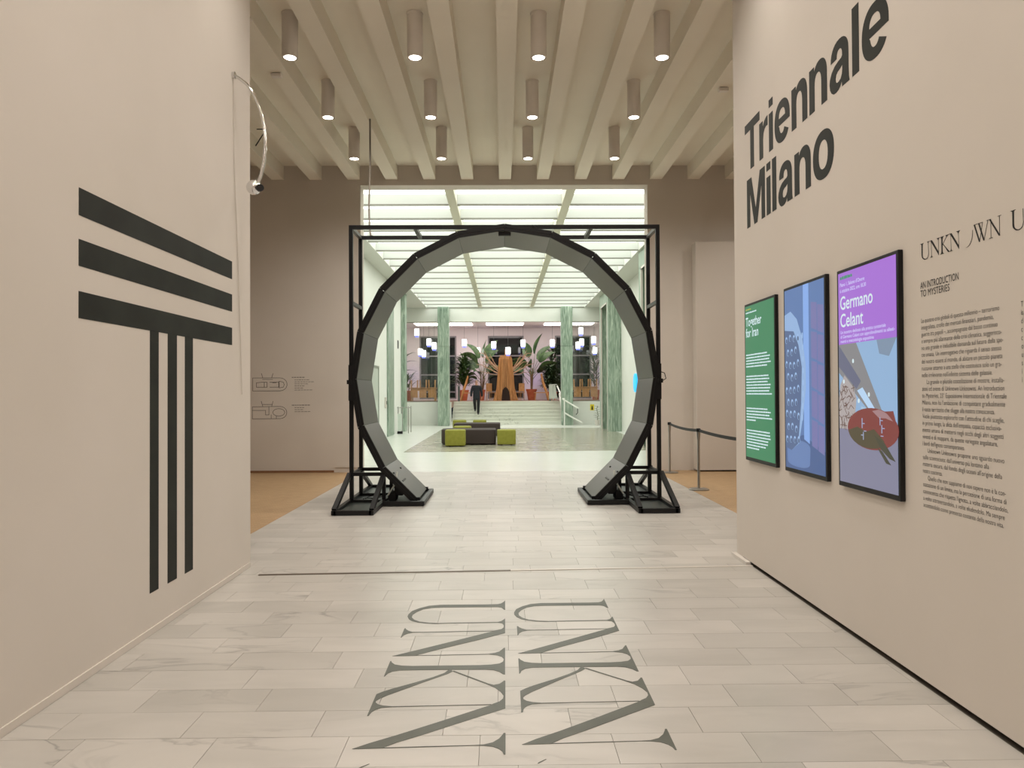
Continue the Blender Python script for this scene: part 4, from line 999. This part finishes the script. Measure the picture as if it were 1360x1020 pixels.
banana(-1.28, 44.2, 'large potted plant with broad paddle leaves left of the slatted wooden tower', .21, .64,
   [(.05,.9,2.9,.8,.45,1.25,.34,1.5), (.1,1.0,1.3,.95,.15,1.2,.42,.5), (.15,1.1,.35,.9,.25,1.15,.46,.5), (0,.8,3.3,.6,.8,.95,.30,1.3), (.1,.7,.2,.5,.7,.9,.28,1.3), (0,.6,4.3,.5,.8,.8,.28,1.4), (0,.5,2.4,.5,.9,.85,.28,1.6), (.2,.3,.1,.35,.6,.6,.16,.9), (-.05,.4,3.6,.35,.9,.7,.2,1.4), (.05,1.0,3.4,.9,.25,1.2,.36,1.0), (.1,.9,5.9,.7,.35,1.1,.4,.8), (.1,.8,2.7,.6,.6,1.0,.34,1.2), (.1,.6,.3,.5,.5,.8,.3,1.0)],
   [(-.05, 0, 1.1), (.12, .02, 1.0), (.2, -.05, .7)])
banana(1.70, 44.0, 'large potted plant with broad paddle leaves right of the slatted wooden tower', .30, .66,
   [(0,1.0,2.6,.9,.22,1.2,.48,.5), (.1,1.1,.6,1.0,.15,1.35,.44,.4), (.15,1.0,.3,.7,.55,1.2,.32,.9), (.1,.9,.1,.6,.85,1.1,.26,1.0), (-.05,.9,3.0,.5,.75,1.0,.3,1.3), (0,.7,3.3,.6,.95,.9,.26,1.5), (0,.8,4.6,.6,.6,.9,.32,1.1), (.1,.6,5.6,.5,.8,.8,.28,1.3), (0,.5,1.6,.5,.7,.8,.28,1.2), (-.2,.3,3.2,.5,.5,.6,.16,.9), (-.1,.4,2.9,.6,.75,.6,.16,1.2), (.05,1.1,2.2,.9,.3,1.2,.44,.7), (.1,1.0,5.9,.8,.4,1.2,.4,.8), (.1,.8,.5,.5,.9,1.0,.36,1.1), (-.05,.8,3.5,.6,.55,1.0,.36,1.1)],
   [(-.04, 0, 1.2), (.1, .03, 1.25), (.02, -.06, .9)])
def bushy(x, y, label, pr, ph, hh, spread, nl, L, Wd, seed, m='leaf', up0=.2, trunks=3, z0=.1, name='potted_dracaena'):
    t = thing(name, label, 'plant', (x, y, UF)); pot(t, pr, ph); rg = random.Random(seed)
    for k in range(trunks):
        a = 2*pi*k/trunks; MB().tube([(.04*cos(a), .04*sin(a), ph*.9), (.10*cos(a), .10*sin(a), ph+hh*.5), (.16*cos(a)*spread, .16*sin(a)*spread, ph+hh*(.8+.1*k))], [.03, .025, .015], 6).build('trunk', M['trunk'], t, smooth=True)
    mb = MB()
    for i in range(nl):
        q = rg.random(); z = ph+hh*(z0+(1-z0)*q); a = rg.uniform(0, 2*pi); r = spread*rg.uniform(.0, .5)*(1.05-.6*q)
        add_leaf(mb, (r*cos(a), r*sin(a), z), a+rg.uniform(-.6, .6), L*rg.uniform(.7, 1.2), Wd*rg.uniform(.8, 1.2), rg.uniform(.6, 1.7), rg.uniform(up0, 1.25), n=4)
    tag(mb.build('foliage', M[m], t, smooth=True), kind='stuff')
    return t
bushy(-2.28, 43.0, 'potted spiky bush of narrow leaves beside the left green column', .27, .62, 1.75, .75, 520, .60, .085, 3, 'leaf', .3)
bushy(2.78, 43.2, 'potted dense dark bush beside the right green column', .25, .5, 1.35, .85, 520, .48, .10, 5, 'leaf_dark', .1)
bushy(3.05, 44.9, 'tall bushy plant half hidden behind the right green column', .25, .5, 2.6, .9, 300, .55, .09, 15, 'leaf_dark', .1)
bushy(-5.55, 43.2, 'grey-green palm in a clay pot at the left end of the upper room', .27, .6, .8, .6, 60, .75, .07, 8, 'leaf', .6, 1, .2, 'potted_palm')
bushy(5.6, 44.6, 'tall palm at the right end of the upper room', .27, .6, 2.4, .75, 190, .75, .06, 12, 'leaf_dark', .3, 2, .1, 'potted_palm')
t = thing('wall_plant', 'arching dark leaves reaching in from the left edge of the upper room', 'plant', (-5.9, 44, UF)); pot(t, .22, .5)
MB().tube([(0,0,.45), (.02,0,1.6), (0,0,2.6)], [.04,.03,.02], 6).build('stem', M['trunk'], t, smooth=True)
for z, up in ((2.55, .7), (2.2, .5), (1.75, .3), (2.4, 1.0)): add_leaf(MB(), (0,0,z), -.1, .9, .16, .8, up).build('leaf', M['leaf_dark'], t, smooth=True)

# ------------------------------------------------------------------ slatted wooden tower with branches
tw = thing('slatted_tower', 'tall tower of vertical wooden slats with an arched doorway and stick branches', 'sculpture', (.15, 42.3, UF))
mb = MB(); core = MB(); N = 44
def radius(z):
    P = ((0,.71),(.25,.62),(.6,.515),(.95,.48),(1.7,.43),(2.6,.33))
    for (a, b_), (c, d) in zip(P[:-1], P[1:]):
        if z <= c: return b_+(d-b_)*(z-a)/(c-a)
    return .33
rg = random.Random(11)
for k in range(N):
    a = 2*pi*k/N+.02; top = 2.42+rg.uniform(-.05, .10)
    z0 = .0
    fx = cos(a)
    if sin(a) < 0:                                          # front: leave the arched doorway free
        xx = abs(fx*radius(.3))
        if xx < .22: z0 = .72*math.sqrt(max(0, 1-(xx/.235)**2))+.05
    zs = [z0+(top-z0)*i/7 for i in range(8)]
    pts = [(cos(a)*(radius(z)+rg.uniform(-.006, .012)), sin(a)*(radius(z))*.8, z+.002) for z in zs]
    n_ = Vector((cos(a), sin(a), 0)); tt = Vector((-sin(a), cos(a), 0))
    vs_ = []; wd = .0185+.004*(k % 2); off = .014*((k*5) % 3)
    for p, z in zip(pts, zs):
        w_ = wd*(radius(z)/.47); P_ = Vector(p)
        vs_ += [P_-tt*w_-n_*(.03+off), P_+tt*w_-n_*(.03+off), P_+tt*w_+n_*(.02-off), P_-tt*w_+n_*(.02-off)]
    fs = [(0,1,2,3)]
    for i in range(7):
        o = i*4; e = o+4
        for j in range(4): fs.append((o+j, e+j, e+(j+1) % 4, o+(j+1) % 4))
    fs.append((28,31,30,29)); mb.add(vs_, fs)
tag(mb.build('slats', M['wood'], tw), kind='stuff')
MB().lathe([(.64,.004),(.48,.5),(.42,.95),(.37,1.7),(.30,2.36)], n=24).build('shade_core', M['gap_shade'], tw).scale = (1, .78, 1)  # dark filler: shade in the slat gaps put in as colour
f = lambda u, v, h: (u, -.60-h, v)
MB().lathe([(.31,2.36),(.30,2.52),(.33,2.53),(.33,2.58)], n=20).build('crown', M['wood'], tw)
MB().tube([(-.0,0,2.5),(.0,0,2.95)], .04, 6).build('finial', M['branch'], tw)
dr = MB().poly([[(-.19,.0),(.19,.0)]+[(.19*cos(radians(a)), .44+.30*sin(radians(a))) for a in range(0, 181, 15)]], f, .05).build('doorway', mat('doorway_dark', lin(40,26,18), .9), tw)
rg = random.Random(21)
for s in (-1, 1):
    for (z, x1, z1, r) in ((1.75,1.25,2.70,.030), (1.70,1.1,2.45,.028), (1.55,1.35,2.05,.030), (1.62,1.0,2.2,.024), (1.5,.95,1.85,.022), (1.78,.85,2.5,.022), (1.45,1.15,1.62,.020)):
        bn = MB().tube([(s*.36, -.05, z), (s*(.36+x1)*.5, -.08, (z+z1)/2-.02), (s*x1, -.05+rg.uniform(-.2,.2), z1), (s*(x1+.30), rg.uniform(-.1,.1), z1+rg.uniform(-.05,.1))], [r*1.2, r, r*.8, r*.5], 6).build('branch', M['branch'], tw, smooth=True)
        MB().tube([(s*x1*.8, -.06, z+(z1-z)*.75), (s*(x1*.8+.22), -.16, z1+.16)], [r*.6, r*.4], 5).build('twig', M['branch'], bn)
# tall curved slat chairs at both sides
def slat_chair(x, y, flip, label, h=1.35):
    t = thing('slat_chair', label, 'chair', (x, y, UF), 0, 'tall slat-back wooden chairs')
    for k in range(4):
        yy = -.21+.14*k; f_ = flip
        pts = [(f_*.30, yy, .002), (f_*.20, yy, .45), (f_*.08, yy, .8), (-f_*.08+f_*.0, yy, .42)] 
        MB().tube([(f_*.42, yy, .005), (f_*.30, yy, .5), (f_*.12, yy, 1.0), (f_*.02+.0, yy, h)], [.05, .06, .055, .035], 6).build('back_slat', M['wood'], t, smooth=True)
    MB().box(min(-f_*.40, f_*.3), max(-f_*.40, f_*.3), -.26, .26, .42, .47).build('seat', M['wood_chair'], t)
    for yy in (-.22, .22): MB().tube([(-f_*.34, yy, .004), (-f_*.30, yy, .42)], .025, 6).build('leg', M['wood'], t)
    return t
slat_chair(2.15, 41.7, 1, 'tall curved slat-back wooden chair right of the slatted tower', 1.5)
slat_chair(-1.95, 41.6, -1, 'tall curved slat-back wooden chair behind the walking man', 1.4)
# plain chairs beside the tower
def chair_parts(t, up=True, c='wood_chair', back=.45):
    MB().box(-.21, .21, -.21, .21, .43, .46).build('seat', M[c], t)
    for i in (-1, 1):
        for j in (-1, 1): MB().tube([(i*.18, j*.18, .002), (i*.17, j*.17, .43)], .02, 6).build('leg', M[c], t)
    MB().box(-.20, .20, .18, .205, .52, .46+back).build('backrest', M[c], t)
    for i in (-1, 1): MB().box(i*.18-.015, i*.18+.015, .175, .21, .46, .52).build('back_post', M[c], t)
ch0 = thing('wooden_chair', 'plain wooden chair left of the slatted tower in front of the dark window', 'chair', (-.72, 43.6, UF), .6, 'plain chairs in the upper room'); chair_parts(ch0, back=.55)
c1 = copy_tree(ch0, loc=(1.0, 43.6, UF), rz=-.6); c1['label'] = 'plain wooden chair right of the slatted tower in front of the dark window'
# tables with chairs turned up on them
def table(x, y, label, L, m='wood_chair'):
    t = thing('cafe_table', label, 'table', (x, y, UF), 0, 'tables carrying upturned chairs')
    MB().box(-L/2, L/2, -.4, .4, .70, .74).build('tabletop', M[m], t)
    for i in (-1, 1):
        for j in (-1, 1): MB().box(i*(L/2-.08)-.03, i*(L/2-.08)+.03, j*.33-.03, j*.33+.03, .001, .70).build('leg', M[m], t)
    MB().box(-L/2+.05, L/2-.05, -.36, -.34, .58, .70).build('apron', M['green_cloth'] if m == 'x' else M[m], t)
    return t
def upturned(x, y, rz, label, grp):
    t = copy_tree(ch0, loc=(x, y, UF+.742+.462), rz=rz); t.rotation_euler = (pi, 0, rz); t['label'] = label; t['group'] = grp
    return t
table(-4.55, 42.4, 'wooden table behind the left parapet carrying upturned chairs', 1.5)
for k, x in enumerate((-5.05, -4.55, -4.05)): upturned(x, 42.16, 0, 'wooden chair turned upside down on the left table, %s of three' % ('leftmost', 'middle', 'rightmost')[k], 'chairs upturned on the left table')
table(4.45, 42.2, 'wooden table behind the right parapet carrying upturned chairs', 1.9)
for k, x in enumerate((3.75, 4.22, 4.69, 5.16)): upturned(x, 41.96, 0, 'wooden chair turned upside down on the right table, %s of four' % ('leftmost', 'second from left', 'third from left', 'rightmost')[k], 'chairs upturned on the right table')

# ------------------------------------------------------------------ pendant lamps of the upper room
PX = [(554,442,42,'nearest the left end'),(570,455,43,'over the left table'),(577,460,43.6,'with a blue lower ring over the left table'),(558.5,468,44.6,'low beside the left window frame'),(563,470,45,'lowest at the left, mostly blue'),(617,456,43.5,'above the spiky bush'),
 (635,467,44.8,'behind the left paddle leaves'),(656,459,43,'left one before the middle window'),(675,467,41.2,'hanging just over the slatted tower'),(695,457,42.6,'at the right edge of the middle window'),(734,457,42.5,'right of the paddle-leaved plant'),
 (772,441,42,'highest at the right end'),(773,456,43,'below the highest one at the right end'),(768,460,43.6,'with a blue lower ring before the right window'),(789,453,42.6,'at the far right near the portal'),(790.5,467,44.4,'lowest at the far right')]
pp0 = None
for x, y, d, where in PX:
    X = (x-668)/980*d; Z = 1.6+(522-y)/980*d
    if pp0 is None:
        t = thing('pendant_lamp', '', 'pendant lamp', group='glowing cylinder pendants in the upper room')
        MB().lathe([(.11, -.14), (.135, -.12), (.135, .22), (.12, .24)], n=16).build('shade', M['pend'], t, smooth=True)
        MB().lathe([(.095, -.24), (.115, -.22), (.115, -.1405)], n=16).build('lower_ring', M['pend_blue'], t, smooth=True)
        MB().lathe([(.006, .241), (.006, 1.0)], n=6).build('cord', M['bracket_grey'], t)
        pp0 = t
    else: t = copy_tree(pp0)
    t['label'] = 'glowing white cylinder pendant lamp '+where; t.location = (X, d, Z)
    for ch in t.children:
        if ch.name.startswith('cord'):
            ch.scale = (1, 1, (5.648-Z-.241)/.759); ch.location.z = .241-.241*ch.scale[2]

# ------------------------------------------------------------------ handrail, posts and small lobby things
t = thing('handrail', 'white tubular double handrail at the right of the white stairs', 'handrail', (3.15, 37.1, 0))
def hp(x, y, d=36.6): return ((x-668)/980*d-3.15, d-37.1-.9, 1.6+(522-y)/980*(d-.9)+.0)
d_ = 36.2
def hq(x, y, yy): return ((x-668)/980*yy-3.15, yy-37.1, 1.6+(522-y)/980*yy)
MB().tube([hq(740,513,38.6), hq(744,522,37.8), hq(748,531,36.2), hq(758,537,36.1), hq(768,543,36.0)], .04, 8).build('upper_rail', M['white_tube'], t, smooth=True)
MB().tube([hq(743,523,38.6), hq(746,545,37.4), hq(750,549,36.2), hq(762,556,36.1), hq(773,562.2,36.0)], .04, 8).build('lower_rail', M['white_tube'], t, smooth=True)
a = hq(749.5,529,36.2); MB().tube([(a[0], a[1], .002), a], .035, 8).build('post', M['white_tube'], t, smooth=True)
a = hq(767,543,36.0); MB().tube([a, (a[0], a[1], a[2]-.22), (a[0]-.08, a[1], a[2]-.30)], .025, 8).build('rail_return', M['bracket_grey'], t, smooth=True)
t = thing('folded_banner', 'white folded cloth hanging at the top of the handrail', 'cloth', (2.62, 38.8, UF))
vs_ = []; fs = []; n_ = 17
for j, z in enumerate((.05, .45, .85)):
    for i in range(n_): vs_.append((-.22+.44*i/(n_-1)*(.75+.25*(1-j/2)), -.30+.05*(i % 2)+.0*j, z+(0 if j else .06*(i % 3))))
for j in range(2):
    for i in range(n_-1): fs.append((j*n_+i, j*n_+i+1, (j+1)*n_+i+1, (j+1)*n_+i))
mb = MB().add(vs_, fs); mb.build('cloth', M['white_tube'], t); MB().tube([(-.20,-.27,.86),(.2,-.27,.86)], .02, 8).build('rod', M['steel'], t); MB().tube([(0,-.22,.0),(0,-.25,.87)], .03, 8).build('post', M['steel'], t)
for x, lab in ((-2.36, 'grey post at the top left of the white stairs'), (2.52, 'grey post at the top right of the white stairs')):
    t = thing('barrier_post', lab, 'post', (x, 39.5, UF)); MB().box(-.06, .06, -.05, .05, .002, .80).build('shaft', M['bracket_grey'], t, bevel=.01, seg=1); MB().box(-.09, .09, -.06, .06, .801, .86).build('cap', M['steel'], t)
MB().box(-.085, .085, 0, .012, -.14, .14)
t = thing('yellow_sign', 'small yellow sign with a dark figure on the right parapet', 'sign', (4.47, 36.985, .86)); MB().box(-.10, .10, 0, .013, -.15, .15).build('board', M['yellow'], t)
MB().box(-.035, .035, -.003, -.0005, -.13, .02).build('figure', M['ink'], t); MB().lathe([(.03, -.002), (.03, 0)], n=12).build('figure', M['ink'], t, loc=(0, -.0015, .05)).rotation_euler = (pi/2, 0, 0)
t = thing('potted_climber', 'thin dark climbing plant in a small pot by the marble portal', 'plant', (4.62, 36.2, 0))
MB().lathe([(.09, .001), (.13, .24), (.12, .25)], n=14).build('pot', M['white_metal'], t, smooth=True)
MB().tube([(0,0,.2),(.04,0,.5),(-.02,0,.8),(.03,0,.95)], .012, 6).build('stem', M['stem'], t, smooth=True)
for k in range(12): add_leaf(MB(), (.02*cos(k), 0, .28+.055*k), pi if k % 2 else .2, .2, .07, 1.3, .7, n=4).build('leaf', M['leaf_dark'], t, smooth=True)
# cyan sign on the right wall of the lobby
t = thing('cyan_sign', 'round-ended glowing cyan sign on the right lobby wall', 'sign', (4.879, 26.9, 1.95))
cap_ = [(.28*cos(radians(a)), .06+.28*sin(radians(a))) for a in range(0, 181, 15)]+[(.28*cos(radians(a)), -.06+.28*sin(radians(a))) for a in range(180, 361, 15)]
MB().poly([cap_], lambda u, v, h: (-.02-h, -u, v), .05).build('face', M['cyan'], t); MB().box(-.0195, -.001, -.1, .1, -.1, .1).build('bracket', M['steel'], t)
# things along the left lobby wall
t = thing('intercom', 'small white box with a dark button on the left lobby wall', 'intercom', (-4.319, 27.05, 1.27)); MB().box(.0005, .06, -.09, .09, -.2, .2).build('housing', M['white_metal'], t, bevel=.015, seg=2); MB().box(.06, .066, -.04, .04, -.06, .06).build('button', M['ink'], t)
t = thing('wall_plaque', 'small dark plaque high on the left lobby wall', 'plaque', (-4.319, 30.4, 3.62)); MB().box(.0005, .02, -.12, .12, -.17, .17).build('plate', M['bracket_grey'], t); MB().box(.0202, .024, -.09, .09, -.13, .13).build('inset', M['ink'], t)
t = thing('barrier_rack', 'low clear and steel barrier standing by the left lobby wall', 'barrier', (-4.02, 29.9, 0))
for x, y in ((-.16, -.45), (.20, -.1), (-.16, .75), (.20, .75)): MB().tube([(x, y, .002), (x, y, 1.08)], .018, 8).build('post', M['steel'], t, smooth=True)
for x in (-.16, .20): MB().tube([(x, -.5, 1.03), (x, .8, 1.03)], .014, 6).build('top_rail', M['steel'], t, smooth=True)
MB().tube([(-.25, -.1, 1.03), (.28, -.1, 1.03)], .012, 6).build('top_rail', M['steel'], t, smooth=True)
MB().box(-.17, .0, -.5, -.46, .12, .80).build('clear_panel', M['clear'], t); MB().box(-.18, .02, -.56, -.40, .002, .10).build('foot_block', M['black'], t)
